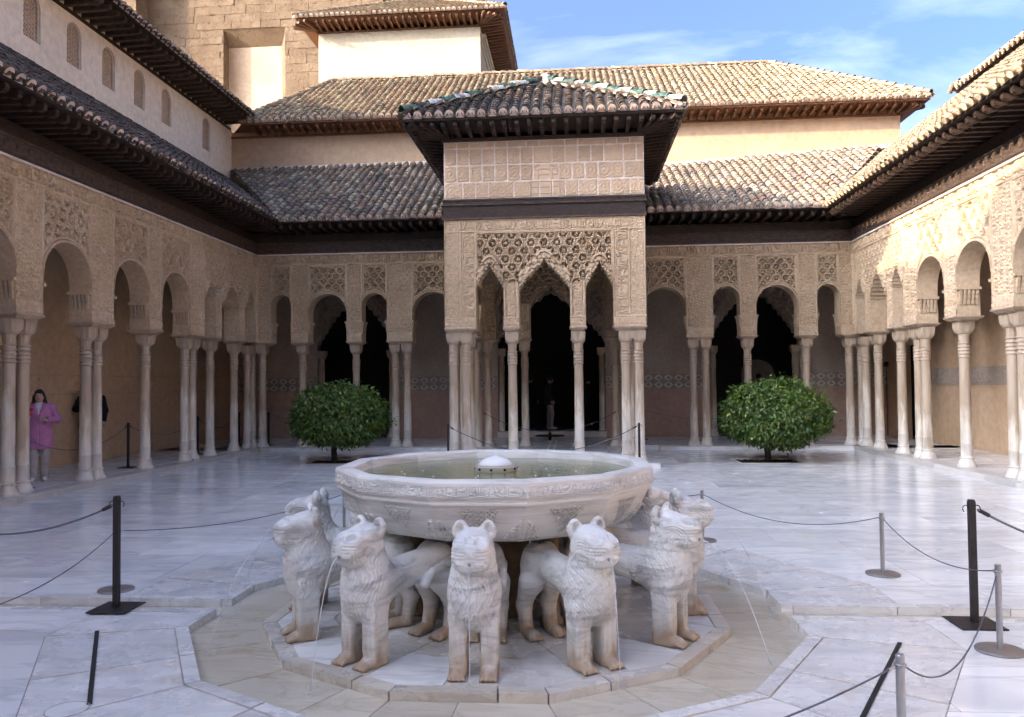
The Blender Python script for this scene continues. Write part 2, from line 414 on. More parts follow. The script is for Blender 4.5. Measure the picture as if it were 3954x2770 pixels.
def m_column():
    t = NT('weathered_column_marble'); r = t.rnd()
    ps = t.mapping(t.pos, (7, 7, 0.9))
    c = t.mix(t.ramp(t.noise(1.2, 6, 0.6, ps), 0.38, 0.66), (0.75, 0.65, 0.505), (0.47, 0.375, 0.265))
    # brown weather stain with ragged lower limit, paler polished foot
    z = t.sepz()
    lim = t.math('ADD', z, t.math('MULTIPLY_ADD', t.noise(2.2, 4, 0.6, t.mapping(t.pos, (2.2, 2.2, 0.7))), 2.4, -1.2))
    lim = t.math('ADD', lim, t.math('MULTIPLY_ADD', r, 0.8, -0.4))
    c = t.mix(t.ramp(lim, 0.9, 1.5, 0, 0.74), c, (0.36, 0.245, 0.15))
    c = t.mix(t.ramp(lim, 0.9, 0.3, 0, 0.55), c, (0.77, 0.715, 0.635))
    return t.done(c, t.ramp(t.noise(5, 3), 0.3, 0.7, 0.35, 0.55), t.bump(t.noise(35, 4, 0.6, t.mapping(t.pos, (1, 1, 0.3))), 0.15, 0.006), 0.4)
M['column'] = m_column()

def m_lion():
    t = NT('carved_lion_marble')
    ps = t.mapping(t.pos, (1.2, 1.2, 4.5), (0.25, 0.15, 0))
    c = t.mix(t.ramp(t.noise(2.6, 6, 0.62, ps, 1.0), 0.44, 0.66, 0, 0.9), (0.75, 0.72, 0.66), (0.44, 0.42, 0.39))
    c = t.mix(t.ramp(t.noise(3.1, 5, 0.6), 0.56, 0.7, 0, 0.45), c, (0.64, 0.54, 0.45))
    z = t.sepz()
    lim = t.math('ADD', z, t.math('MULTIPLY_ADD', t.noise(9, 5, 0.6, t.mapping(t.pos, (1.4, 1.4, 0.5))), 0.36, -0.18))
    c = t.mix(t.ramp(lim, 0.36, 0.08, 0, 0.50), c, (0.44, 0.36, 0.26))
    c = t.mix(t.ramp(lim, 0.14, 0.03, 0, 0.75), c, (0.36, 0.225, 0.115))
    return t.done(c, t.ramp(t.noise(7, 3), 0.3, 0.7, 0.38, 0.6), t.bump(t.noise(70, 4, 0.6), 0.18, 0.004), 0.4)
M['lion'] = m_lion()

def m_basin(name, bumpscale, amt):
    t = NT(name)
    ps = t.mapping(t.pos, (0.8, 0.8, 9.0))
    c = t.mix(t.ramp(t.noise(2.2, 6, 0.62, ps, 0.6), 0.42, 0.68, 0, 0.85), (0.74, 0.70, 0.635), (0.48, 0.45, 0.41))
    c = t.mix(t.ramp(t.noise(2.0, 5, 0.6), 0.54, 0.72, 0, 0.5), c, (0.58, 0.46, 0.36))
    h = t.noise(30, 4, 0.6)
    if bumpscale: h = t.math('ADD', t.wave(bumpscale * 0.4, t.mapping(t.pos, (1, 1, 1.3), (0.4, 0.3, 0.2)), 10, 2, 1.5), t.voro(bumpscale))
    return t.done(c, 0.5, t.bump(h, amt, 0.01), 0.4)
M['basin'] = m_basin('basin_marble', 0, 0.15)
M['basin_band'] = m_basin('carved_basin_band', 26, 0.95)
def m_pier():
    t = NT('stained_fountain_pier')
    c = t.mix(t.ramp(t.noise(5, 6, 0.65), 0.35, 0.65), (0.20, 0.125, 0.065), (0.36, 0.27, 0.18))
    return t.done(c, 0.7, t.bump(t.noise(25, 5, 0.6), 0.5, 0.01), 0.3)
M['pier'] = m_pier()
def m_water_basin():
    t = NT('murky_basin_water')
    c = t.mix(t.ramp(t.noise(3, 4), 0.35, 0.65), (0.155, 0.165, 0.06), (0.20, 0.205, 0.085))
    c = t.mix(t.ramp(t.voro(16), 0.10, 0.04, 0, 0.0), c, (0.6, 0.6, 0.5))
    h = t.math('ADD', t.noise(16, 3, 0.5, t.mapping(t.pos, (1, 1.8, 1))), t.math('MULTIPLY', t.noise(45, 2), 0.3))
    return t.done(c, 0.05, t.bump(h, 0.22, 0.02), 0.5)
M['water'] = m_water_basin()
def m_film():
    t = NT('shallow_channel_water')
    h = t.noise(26, 3, 0.55, t.mapping(t.pos, (1.6, 0.8, 1)))
    nrm = t.bump(h, 0.20, 0.012)
    g = t.n.new('ShaderNodeBsdfGlossy'); g.inputs['Roughness'].default_value = 0.04; t.l.new(nrm, g.inputs['Normal'])
    tr = t.n.new('ShaderNodeBsdfTransparent'); tr.inputs['Color'].default_value = (0.98, 0.98, 0.96, 1)
    lw_ = t.n.new('ShaderNodeLayerWeight'); lw_.inputs['Blend'].default_value = 0.5
    mx = t.n.new('ShaderNodeMixShader'); t.l.new(t.math('MULTIPLY_ADD', t.math('POWER', lw_.outputs['Facing'], 4.0), 0.35, 0.03), mx.inputs[0]); t.l.new(tr.outputs[0], mx.inputs[1]); t.l.new(g.outputs[0], mx.inputs[2])
    t.l.new(mx.outputs[0], t.n['Material Output'].inputs['Surface']); return t.m
M['film'] = m_film()
def m_jet():
    t = NT('falling_water'); return t.done((0.92, 0.94, 0.97), 0.12, None, 0.6, 0, Transmission_Weight=0.35, IOR=1.33)
M['jet'] = m_jet()
def m_leaf():
    t = NT('orange_tree_leaf'); h = t.attr('rnd')
    c = t.cramp(h, [(0.0, (0.034, 0.072, 0.011)), (0.35, (0.066, 0.122, 0.016)), (0.65, (0.100, 0.165, 0.020)), (0.88, (0.15, 0.205, 0.026)), (0.965, (0.34, 0.33, 0.06))])
    return t.done(c, 0.32, t.bump(t.noise(60, 2), 0.1, 0.002), 0.5)
M['leaf'] = m_leaf()
def m_stone():
    t = NT('tawny_ashlar'); r = t.rnd()
    c = t.cramp(r, [(0.0, (0.20, 0.14, 0.085)), (0.35, (0.22, 0.155, 0.095)), (0.7, (0.185, 0.128, 0.078)), (1.0, (0.23, 0.165, 0.105))])
    c = t.mix(t.ramp(t.noise(0.9, 7, 0.7), 0.42, 0.62, 0, 0.8), c, (0.15, 0.10, 0.06))
    c = t.mix(t.ramp(t.noise(5, 5, 0.65, t.mapping(t.pos, (1, 1, 1.6))), 0.58, 0.66), c, (0.09, 0.055, 0.035))
    return t.done(c, 0.95, t.bump(t.noise(6, 7, 0.75), 1.0, 0.09), 0.15)
M['stone'] = m_stone()
# ------------------------------------------------------------------ measured layout of the court (metres)
XL, XR, YB = -8.50, 7.10, 20.62         # faces of the left, right and far arcades
GX_L, GX_R, GY = -10.85, 9.30, 24.30    # rear walls of the galleries
GF = 0.098                              # gallery floor above the court
ZT = 5.275                              # top of the carved wall
PX0, PX1, PY0 = -2.70, 1.50, 16.45      # pavilion footprint
PXC = 0.5 * (PX0 + PX1)

# ------------------------------------------------------------------ carved relief height fields (u along wall, v up; metres)
TAU = 2 * math.pi
_ph = [  # strokes of one repeat of the carved motto, right to left, in a unit box
    [(.97, .30), (.935, .42), (.915, .30), (.95, .26), (.96, .10), (.90, .03)],
    [(.885, .96), (.835, .34), (.80, .22), (.86, .20), (.83, .40), (.79, .95)],
    [(.765, .52), (.72, .58), (.705, .44), (.765, .38), (.70, .24), (.665, .22)],
    [(.645, .97), (.645, .24)], [(.60, .97), (.60, .24), (.55, .20)],
    [(.56, .36), (.53, .22), (.46, .14), (.40, .24), (.395, .40)],
    [(.37, .97), (.37, .24)], [(.335, .95), (.29, .30), (.265, .22), (.315, .20), (.30, .40), (.255, .95)],
    [(.225, .97), (.225, .20)], [(.18, .97), (.18, .22), (.14, .20)], [(.13, .95), (.13, .20), (.09, .20)],
    [(.08, .36), (.045, .46), (.03, .28), (.085, .22), (.08, .36)],
    [(.78, .10), (.66, .02), (.50, .0), (.40, .06), (.37, .16)], [(.60, .62), (.57, .72), (.52, .62), (.47, .74)],
    [(.27, .06), (.16, .0), (.06, .04), (.02, .14)]]
SEGS = np.array([(*a, *b) for st in _ph for a, b in zip(st[:-1], st[1:])])

def h_script(u, v, v0, v1, period=0.86, mirror=False, w=0.013):
    x = np.mod(u / period, 1.0)
    if mirror: x = 1 - x
    y = (v - v0) / (v1 - v0)
    d = np.full(u.shape, 9.0); hgt = v1 - v0
    for ax, ay, bx, by in SEGS:
        px, py = (x - ax) * period, (y - ay) * hgt; qx, qy = (bx - ax) * period, (by - ay) * hgt
        t = np.clip((px * qx + py * qy) / (qx * qx + qy * qy + 1e-9), 0, 1)
        d = np.minimum(d, (px - t * qx) ** 2 + (py - t * qy) ** 2)
    d = np.sqrt(d)
    return np.clip(1.35 - d / w, 0, 1)

def h_sebka(u, v, p=0.30, q=0.36):
    """lozenge net of lobed ribs with a palmette in each mesh; 0..1"""
    a = u / p + v / q; b = u / p - v / q
    a = a + 0.10 * np.sin(TAU * 2 * b); b = b + 0.10 * np.sin(TAU * 2 * a)
    da = np.abs(a - np.round(a)); db = np.abs(b - np.round(b))
    rib = np.clip(1.5 - np.minimum(da, db) / 0.085, 0, 1)
    ca, cb = a - np.floor(a) - .5, b - np.floor(b) - .5
    rr = np.sqrt(ca ** 2 + cb ** 2); th = np.arctan2(ca, cb)
    pal = np.clip(1.3 - rr / (0.17 + 0.07 * np.cos(4 * th)), 0, 1) * 0.75
    ring = np.clip(1.0 - np.abs(rr - 0.33) / 0.045, 0, 1) * (np.cos(6 * th) > -0.3) * 0.5
    return np.maximum(rib, np.maximum(pal, ring))

def h_cells(u, v, px=0.318, qz=0.41, deep=0.12):
    """staggered lobed rings round rosettes, pierced between; metres, 0 = wall face"""
    r = np.floor(v / (qz / 2)); x = u / px + .5 * np.mod(r, 2); x = (x - np.floor(x) - .5) * px; y = v - (r + .5) * qz / 2
    R0 = 0.5 * math.hypot(px / 2, qz / 2) * 0.98
    best = np.full(u.shape, -0.034)
    for dx, dy in ((0, 0), (px / 2, qz / 2), (-px / 2, qz / 2), (px / 2, -qz / 2), (-px / 2, -qz / 2)):
        X, Y = x - dx, y - dy; rr = np.sqrt(X ** 2 + Y ** 2) / R0; th = np.arctan2(Y, X)
        fr = np.clip(1.5 - np.abs(rr - 0.93 * (1 + .07 * np.cos(6 * th))) / .12, 0, 1) * .034
        best = np.maximum(best, np.where(rr < 1.25, -.034 + fr, -1))
        hole = (rr > .38) & (rr < .72) & (np.cos(8 * th + 1.57) > -.30)
        best = np.where(hole, -deep, best)
        best = np.where(rr < .38, -.012 - .024 * (np.cos(8 * th) < -.1) * (rr > .16), best)
    return best

def h_arab(u, v, k=0.105):
    """close vine scroll; 0..1"""
    s = np.sin(TAU * u / k + 1.7 * np.sin(TAU * v / (k * 1.35))) * np.sin(TAU * v / k + 1.7 * np.sin(TAU * u / (k * 1.35)))
    return 0.5 + 0.5 * np.clip(s * 1.6, -1, 1)

def h_plates(u, v):
    """pressed plaster plates with white joints"""
    pu, pv = 0.27, 0.3573
    row = np.floor((v - 5.64) / pv)
    uu = u + 0.13 * (np.mod(row, 2))
    g = np.minimum(np.abs(uu / pu - np.round(uu / pu)) * pu, np.abs((v - 5.64) / pv - np.round((v - 5.64) / pv)) * pv)
    return g

# ------------------------------------------------------------------ arch outlines
def arch_pts(op, n=44):
    """outline from the left foot to the right foot, (u, v)"""
    u0, u1, zb, zs, za, kind = op['u0'], op['u1'], op['zb'], op['zs'], op['za'], op['kind']
    c, r = 0.5 * (u0 + u1), 0.5 * (u1 - u0)
    if kind == 'round':
        t = -np.cos(np.linspace(0, math.pi, n))
        rise = min(r * 1.05, za - zs)
        zc = za - rise
        v = zc + rise * np.sqrt(np.maximum(0, 1 - np.abs(t) ** 2.1))
        v[0] = v[-1] = zc - 0.001
        bulge = 1.0
    else:
        t = np.linspace(-1, 1, max(n, 90))
        x = 1 - np.abs(t) ** op.get('pw', 1.25)
        st = op.get('steps', 7); y = x * st; k = np.floor(y); f = y - k
        y = (k + np.clip(f * 3.2 - 1.2, 0, 1) ** 0.7 * 1.0 + 0.10 * np.sin(f * math.pi)) / st
        v = zs + (za - zs) * np.clip(y, 0, 1.02)
        v[0] = v[-1] = zs
        # needle cusp at the crown
        v += 0.09 * np.clip(1 - np.abs(t) / 0.07, 0, 1)
    u = c + r * t
    return u, v

def tf_make(kind):
    """(u, n, z) -> world ; n is out of the wall towards the viewer"""
    if kind == 'left': return lambda u, n, z: np.stack([XL + n, u, z], -1)
    if kind == 'right': return lambda u, n, z: np.stack([XR - n, u, z], -1)
    if kind == 'back': return lambda u, n, z: np.stack([u, YB - n, z], -1)
    raise ValueError

def grid_faces(nu, nv, off=0, flip=False):
    i = np.arange(nu * nv).reshape(nu, nv)
    a, b, c, d = i[:-1, :-1], i[1:, :-1], i[1:, 1:], i[:-1, 1:]
    q = np.stack([a, b, c, d], -1).reshape(-1, 4) + off
    return q[:, ::-1] if flip else q

def carved_wall(name, parent, tf, flip, u0, u1, ztop, piers, openings, hfun, mat, thick=0.40, res=0.02, mat_in=None):
    """front face in true relief, jambs/soffits and a rear face; piers = [(u0,u1,zbottom)]"""
    V = []; F = []; nb = 0
    def addgrid(P, fl):
        nonlocal nb
        nu, nv, _ = P.shape; V.append(P.reshape(-1, 3)); F.append(grid_faces(nu, nv, nb, fl)); nb += nu * nv
    for (a, b, zb) in piers:
        nu = max(2, int((b - a) / res) + 1); nv = max(2, int((ztop - zb) / res) + 1)
        U, W = np.meshgrid(np.linspace(a, b, nu), np.linspace(zb, ztop, nv), indexing='ij')
        H = hfun(U, W, None, None)
        addgrid(tf(U, H, W), flip)
        # rear
        Ub, Wb = np.meshgrid([a, b], [zb, ztop], indexing='ij'); addgrid(tf(Ub, np.full_like(Ub, -thick), Wb), not flip)
        # underside
        Ub, Nb = np.meshgrid([a, b], [0.0, -thick], indexing='ij'); addgrid(tf(Ub, Nb, np.full_like(Ub, zb)), not flip)
    fronts = len(V)
    SV = []; 
    for op in openings:
        cu, cv = arch_pts(op)
        seg = np.stack([cu, cv], 1); s = np.concatenate([[0], np.cumsum(np.linalg.norm(np.diff(seg, axis=0), axis=1))])
        # dense resample for distance queries
        ss = np.linspace(0, s[-1], 240); du_, dv_ = np.interp(ss, s, cu), np.interp(ss, s, cv)
        # u samples: union of outline samples and regular ones
        ua = np.unique(np.concatenate([cu, np.arange(op['u0'], op['u1'], res)]))
        ua = ua[np.concatenate([[True], np.diff(ua) > res * 0.22])]; ua[-1] = op['u1']
        va = np.interp(ua, cu, cv)
        nv = max(6, int((ztop - op['zs']) / res / 1.25))
        T = np.linspace(0, 1, nv)
        U = np.repeat(ua[:, None], nv, 1); W = va[:, None] + (ztop - va[:, None]) * T[None]
        flat = np.stack([U.ravel(), W.ravel()], 1); D = np.empty(len(flat)); A = np.empty(len(flat))
        for k in range(0, len(flat), 4000):
            dd = (flat[k:k + 4000, None, 0] - du_[None]) ** 2 + (flat[k:k + 4000, None, 1] - dv_[None]) ** 2
            j = dd.argmin(1); D[k:k + 4000] = np.sqrt(dd[np.arange(len(j)), j]); A[k:k + 4000] = ss[j] - ss[-1] / 2
        H = hfun(U, W, D.reshape(U.shape), A.reshape(U.shape), op)
        addgrid(tf(U, H, W), flip)
        Tb = np.array([0.0, 1.0]); Wb = va[:, None] + (ztop - va[:, None]) * Tb[None]; Ub = np.repeat(ua[:, None], 2, 1)
        addgrid(tf(Ub, np.full_like(Ub, -thick), Wb), not flip)
        # soffit and jambs
        ou = np.concatenate([[op['u0']], ua, [op['u1']]]); ov = np.concatenate([[op['zb']], va, [op['zb']]])
        Nn = np.linspace(op.get('lip', 0.02), -thick, 5)
        U2 = np.repeat(ou[:, None], 5, 1); W2 = np.repeat(ov[:, None], 5, 1); N2 = np.repeat(Nn[None], len(ou), 0)
        addgrid(tf(U2, N2, W2), not flip)
    me = mesh_np(name, np.concatenate(V), np.concatenate(F), mat, False)
    return put(name, me, parent)

def border(x, a, b, w):
    return np.minimum(x - a, b - x) < w

def make_hfun(pier_list, panels, muq=None, mirror=False, seb=(0.30, 0.36), depth=0.05, band=(4.985, 5.235)):
    """panels: list of (u0,u1,pattern,phase_u) above the arches"""
    def f(U, W, D, A, op=None):
        H = np.zeros_like(U)
        # inscription band
        m = (W > band[0] + 0.02) & (W < band[1])
        if m.any(): H[m] = -0.032 + 0.046 * h_script(U[m], W[m], band[0] + 0.025, band[1] - 0.005, 0.95, mirror, 0.0165)
        H[np.abs(W - band[0]) < 0.013] = 0.018
        H[W > band[1] + 0.012] = 0.022
        low = W < band[0] - 0.014
        for (a, b, zb) in pier_list:
            m = low & (U >= a) & (U <= b)
            if muq and muq[0] <= 0.5 * (a + b) <= muq[1]: m &= W < muq[2]
            if not m.any(): continue
            e = np.minimum(U[m] - a, b - U[m])
            h = -0.024 + 0.034 * np.round(h_arab(U[m], W[m], 0.13) * 2.2) / 2.2
            h = np.where(e < 0.022, 0.010, np.where(e < 0.045, -0.014, h))
            if zb < 3.2:   # console block and cartouche at the foot of the pier
                w = W[m]
                h = np.where(w < 3.12, 0.020 + 0.012 * h_script(U[m], w, 2.93, 3.07, 0.34, mirror, 0.010), h)
                h = np.where(np.abs(w - 3.135) < 0.012, -0.012, h)
                h = np.where(np.abs(w - 2.90) < 0.018, 0.034, h)
            H[m] = h
        for (a, b, pat, ph) in panels:
            m = low & (U >= a) & (U <= b)
            if muq and pat == 'muq': m &= (W >= (muq[2] if D is None else -1))
            elif D is None: continue
            if not m.any(): continue
            e = np.minimum(np.minimum(U[m] - a, b - U[m]), band[0] - 0.014 - W[m])
            if pat == 'net':
                h = h_cells(U[m] - ph, W[m] - 0.1, seb[0], seb[1])
            elif pat == 'lozenge':
                p, q = 0.34, 0.46
                aa = (U[m] - ph) / p + W[m] / q; bb = (U[m] - ph) / p - W[m] / q
                da, db = np.abs(aa - np.round(aa)), np.abs(bb - np.round(bb))
                rib = np.clip(1.6 - np.minimum(da, db) / 0.07, 0, 1)
                h = -0.105 + 0.118 * np.maximum(rib, 0.50 * (h_arab(U[m], W[m], 0.13) > .45))
            elif pat == 'arches':
                p, q = 0.24, 0.30
                r = np.floor(W[m] / q); x = (U[m] - ph) / p + 0.5 * np.mod(r, 2); x = x - np.floor(x) - .5; y = W[m] / q - r - 0.45
                rr = np.sqrt((x / 0.34) ** 2 + (y / 0.40) ** 2); lob = 1 + 0.10 * np.cos(7 * np.arctan2(y, x))
                h = -0.006 - 0.095 * np.clip(1.4 - np.abs(rr / lob - 0.8) / 0.16, 0, 1) - 0.02 * (h_arab(U[m], W[m], 0.09) < 0.35)
            else:
                h = depth * (h_sebka(U[m] - ph, W[m] - 0.06, seb[0], seb[1]) - 1.0)
            h = np.where(e < 0.03, 0.012, np.where(e < 0.055, -0.012, h))
            if pat == 'muq': h = np.where(np.minimum(U[m] - a, b - U[m]) > 0.055, np.where(band[0] - W[m] < 0.05, -0.012, h_cells(U[m] - ph, W[m] - 0.06, seb[0], seb[1], .11)), h)
            H[m] = h
        if D is not None:
            if op['kind'] == 'round':
                m = low & (D < 0.095)
                cord = 0.5 + 0.5 * np.sign(np.sin(TAU * A[m] / 0.05))
                H[m] = np.where(D[m] < 0.045, 0.016 + 0.014 * cord, np.where(D[m] < 0.06, -0.018, 0.008))
            else:
                w = op.get('fringe', 0.20); m = low & (D < w) & (W > op['zs'] - 0.02)
                k = np.floor(D[m] / (w / 3.0)); x = np.abs(np.cos(math.pi * (A[m] / 0.085 + 0.5 * k)))
                fr = (D[m] / (w / 3.0)) - k
                H[m] = 0.060 - 0.024 * k - 0.045 * (1 - x) - 0.022 * fr
                m2 = (W <= op['zs'] - 0.02) & (D < 0.03); H[m2] = 0.012
        return H
    return f

# ------------------------------------------------------------------ columns
def lathe_mesh(name, prof, n, mat):
    me = MB().lathe(prof, n).mesh(name, mat, True); autosmooth(me, 40); return me
ZC0 = 2.565
SHAFT = lathe_mesh('column_shaft', [(0.103, 0.20), (0.103, 0.44), (0.107, 0.445), (0.107, 0.465), (0.100, 0.47), (0.097, 1.2), (0.091, 2.10), (0.091, 2.12)], 18, M['column'])
_pr = [(0.092, 2.10)]
for i in range(4):
    z = 2.115 + i * 0.066; _pr += [(0.094, z), (0.107, z + 0.008), (0.109, z + 0.020), (0.105, z + 0.032), (0.094, z + 0.040)]
_pr += [(0.094, 2.385), (0.112, 2.392), (0.112, 2.408), (0.093, 2.415)]
COLLAR = lathe_mesh('column_collar', _pr, 18, M['column'])
BASE = lathe_mesh('column_base', [(0.165, 0.0), (0.168, 0.02), (0.152, 0.05), (0.138, 0.09), (0.118, 0.14), (0.112, 0.165), (0.124, 0.172), (0.124, 0.19), (0.104, 0.205)], 18, M['column'])
def _capital():
    b = MB()
    # fluted neck
    n = 24; V = []; F = []
    for z, r in ((2.41, 0.088), (2.50, 0.092), (2.555, 0.100), (2.575, 0.108)):
        for k in range(n): a = TAU * k / n; q = r * (1.0 if k % 2 else 0.93); V.append((q * math.cos(a), q * math.sin(a), z))
    for i in range(3):
        for k in range(n): F.append((i * n + k, i * n + (k + 1) % n, (i + 1) * n + (k + 1) % n, (i + 1) * n + k))
    b.add(V, F)
    # round-to-square bell with lobed corners
    n = 32; V = []; F = []
    for z, r, sq, lob in ((2.575, 0.104, 0.0, 0.0), (2.588, 0.124, 0.05, 0.008), (2.615, 0.138, 0.25, 0.010), (2.655, 0.144, 0.85, 0.006), (2.74, 0.145, 0.97, 0.009), (2.80, 0.150, 1.0, 0.003), (2.822, 0.150, 1.0, 0.0)):
        for k in range(n):
            a = TAU * k / n; c, s = math.cos(a), math.sin(a); m = max(abs(c), abs(s)); rr = r * ((1 - sq) + sq / m * 0.96) + lob * math.sin(a * 8)
            V.append((rr * c, rr * s, z))
    for i in range(6):
        for k in range(n): F.append((i * n + k, i * n + (k + 1) % n, (i + 1) * n + (k + 1) % n, (i + 1) * n + k))
    F.append(tuple(6 * n + k for k in range(n)))
    b.add(V, F)
    me = b.mesh('column_capital', M['column'], True); autosmooth(me, 38); return me
CAPITAL = _capital()

def column(parent, x, y, z=GF, name='column', rot=None):
    s = (2.822 - z) / 2.822
    Mx = Matrix.Translation((x, y, z)) @ Matrix.Rotation(random.uniform(0, 0.0), 4, 'Z') @ Matrix.Diagonal((1, 1, s, 1))
    o = put(name, SHAFT, parent, Mx)
    put('column_base', BASE, o, Mx @ Matrix.Rotation(random.uniform(0, 6), 4, 'Z')); put('collar', COLLAR, o, Mx); put('capital', CAPITAL, o, Mx)
    return o

def impost(parent, tf, u0, u1, thick=0.40, ov=0.045, z0=2.822, z1=2.905, mat=None, n0=0.035):
    """moulded abacus under a pier"""
    prof = [(-0.055, z0), (-0.055, z0 + 0.016), (-0.028, z0 + 0.022), (-0.012, z0 + 0.048), (0.010, z0 + 0.052), (0.022, z1 - 0.012), (0.022, z1)]
    V = []
    for d, z in prof:
        for u, n in ((u0 - d, n0 + d), (u1 + d, n0 + d), (u1 + d, -thick - n0 - d), (u0 - d, -thick - n0 - d)):
            V.append(tf(np.float64(u), np.float64(n), np.float64(z)))
    F = [(3, 2, 1, 0), tuple((len(prof) - 1) * 4 + k for k in range(4))]
    for i in range(len(prof) - 1):
        for k in range(4): F.append((i * 4 + k, i * 4 + (k + 1) % 4, (i + 1) * 4 + (k + 1) % 4, (i + 1) * 4 + k))
    return put('impost', mesh_np('impost', V, F, mat or M['column']), parent)

def console(parent, tf, uc, side, zt=3.44, zb=3.12, w=0.055, thick=0.40):
    """stepped bracket under an arch springing, projecting into the opening (side = +1/-1 along u)"""
    b = MB()
    n = 5
    for i in range(n):   # row of little hanging colonnettes across the thickness
        n0 = -0.02 - i * (thick - 0.04) / n; n1 = n0 - (thick - 0.04) / n * 0.62
        for zz0, zz1, d in ((zt - 0.13, zt - 0.05, w), (zt - 0.22, zt - 0.13, w * 0.7), (zb, zt - 0.22, w * 0.45)):
            c = [tf(np.float64(uc + side * dd), np.float64(nn), np.float64(zz)) for zz in (zz0, zz1) for dd, nn in ((-0.002, n0), (d, n0), (d, n1), (-0.002, n1))]
            b.add(c, [(3, 2, 1, 0), (4, 5, 6, 7), (0, 1, 5, 4), (1, 2, 6, 5), (2, 3, 7, 6), (3, 0, 4, 7)])
    c = [tf(np.float64(uc + side * dd), np.float64(nn), np.float64(zz)) for zz in (zt - 0.05, zt) for dd, nn in ((-0.002, 0.03), (w + 0.015, 0.03), (w + 0.015, -thick), (-0.002, -thick))]
    b.add(c, [(3, 2, 1, 0), (4, 5, 6, 7), (0, 1, 5, 4), (1, 2, 6, 5), (2, 3, 7, 6), (3, 0, 4, 7)])
    return b.obj('bracket', M['stucco'], parent)
# ------------------------------------------------------------------ roofs
FPX = 3050.0
def px_of(p):
    d = Vector(p) - Vector((0, 0, EYE)); z = d.dot(fwd)
    if z <= 0.1: return None
    return (1977 + FPX * d.dot(r2) / z, 1385 - FPX * d.dot(u2) / z, z)

def _halfpipe(L, r0, r1, z0, z1, n=6, down=False, y0=0.0):
    V = []; F = []
    for y, r, z in ((y0, r0, z0), (y0 + L * 0.5, 0.5 * (r0 + r1), 0.5 * (z0 + z1)), (y0 + L, r1, z1)):
        for k in range(n + 1):
            a = math.pi * k / n; s = -1 if down else 1
            V.append((-r * math.cos(a), y, z + s * r * 1.0 * math.sin(a)))
    m = n + 1
    for i in range(2):
        for k in range(n):
            q = (i * m + k, i * m + k + 1, (i + 1) * m + k + 1, (i + 1) * m + k)
            F.append(q if down else q[::-1])
    # thickness lip at the lower end
    b = len(V); t = 0.016
    for k in range(m):
        a = math.pi * k / n; s = -1 if down else 1
        V.append((-(r0 - t) * math.cos(a), y0 + 0.002, z0 + s * (r0 - t) * 1.0 * math.sin(a)))
    for k in range(n): F.append((k, k + 1, b + k + 1, b + k))
    return np.array(V), np.array(F)
COVER_V, COVER_F = _halfpipe(0.40, 0.088, 0.074, 0.030, 0.004)
PAN_V, PAN_F = _halfpipe(0.36, 0.082, 0.082, 0.058, 0.05, 5, True, -0.07)
_pl = MB()
_n = 8; _V = [(0, -0.006, 0.0)] + [(-0.082 * math.cos(math.pi * k / _n), -0.006, 0.030 + 0.084 * math.sin(math.pi * k / _n)) for k in range(_n + 1)] + [(-0.080, -0.006, -0.045), (0.080, -0.006, -0.045)]
_pl.add(_V, [tuple([_n + 2] + list(range(1, _n + 2)) + [_n + 3])])
PLUG = None
ME = {}
def tile_mesh(kind, mat):
    key = (kind, mat.name)
    if key not in ME:
        V, F = (COVER_V, COVER_F) if kind == 'cover' else (PAN_V, PAN_F)
        me = mesh_np('roof_tile' if kind == 'cover' else 'pan_tile', V, F, mat, True); autosmooth(me, 50); ME[key] = me
    return ME[key]
PLUG_ME = _pl.mesh('tile_end', M['mortar_end'])

def frame_of(p, a, b, jit=0.0):
    a = Vector(a).normalized(); b = Vector(b); b = (b - a * b.dot(a)).normalized(); n = a.cross(b)
    if n.z < 0: a = -a; n = -n
    Mx = Matrix(((a.x, b.x, n.x, p[0]), (a.y, b.y, n.y, p[1]), (a.z, b.z, n.z, p[2]), (0, 0, 0, 1)))
    if jit: Mx = Mx @ Matrix.Translation((random.gauss(0, 0.006), random.gauss(0, 0.012), random.gauss(0, 0.004))) @ Matrix.Rotation(random.gauss(0, jit), 4, 'Z')
    return Mx

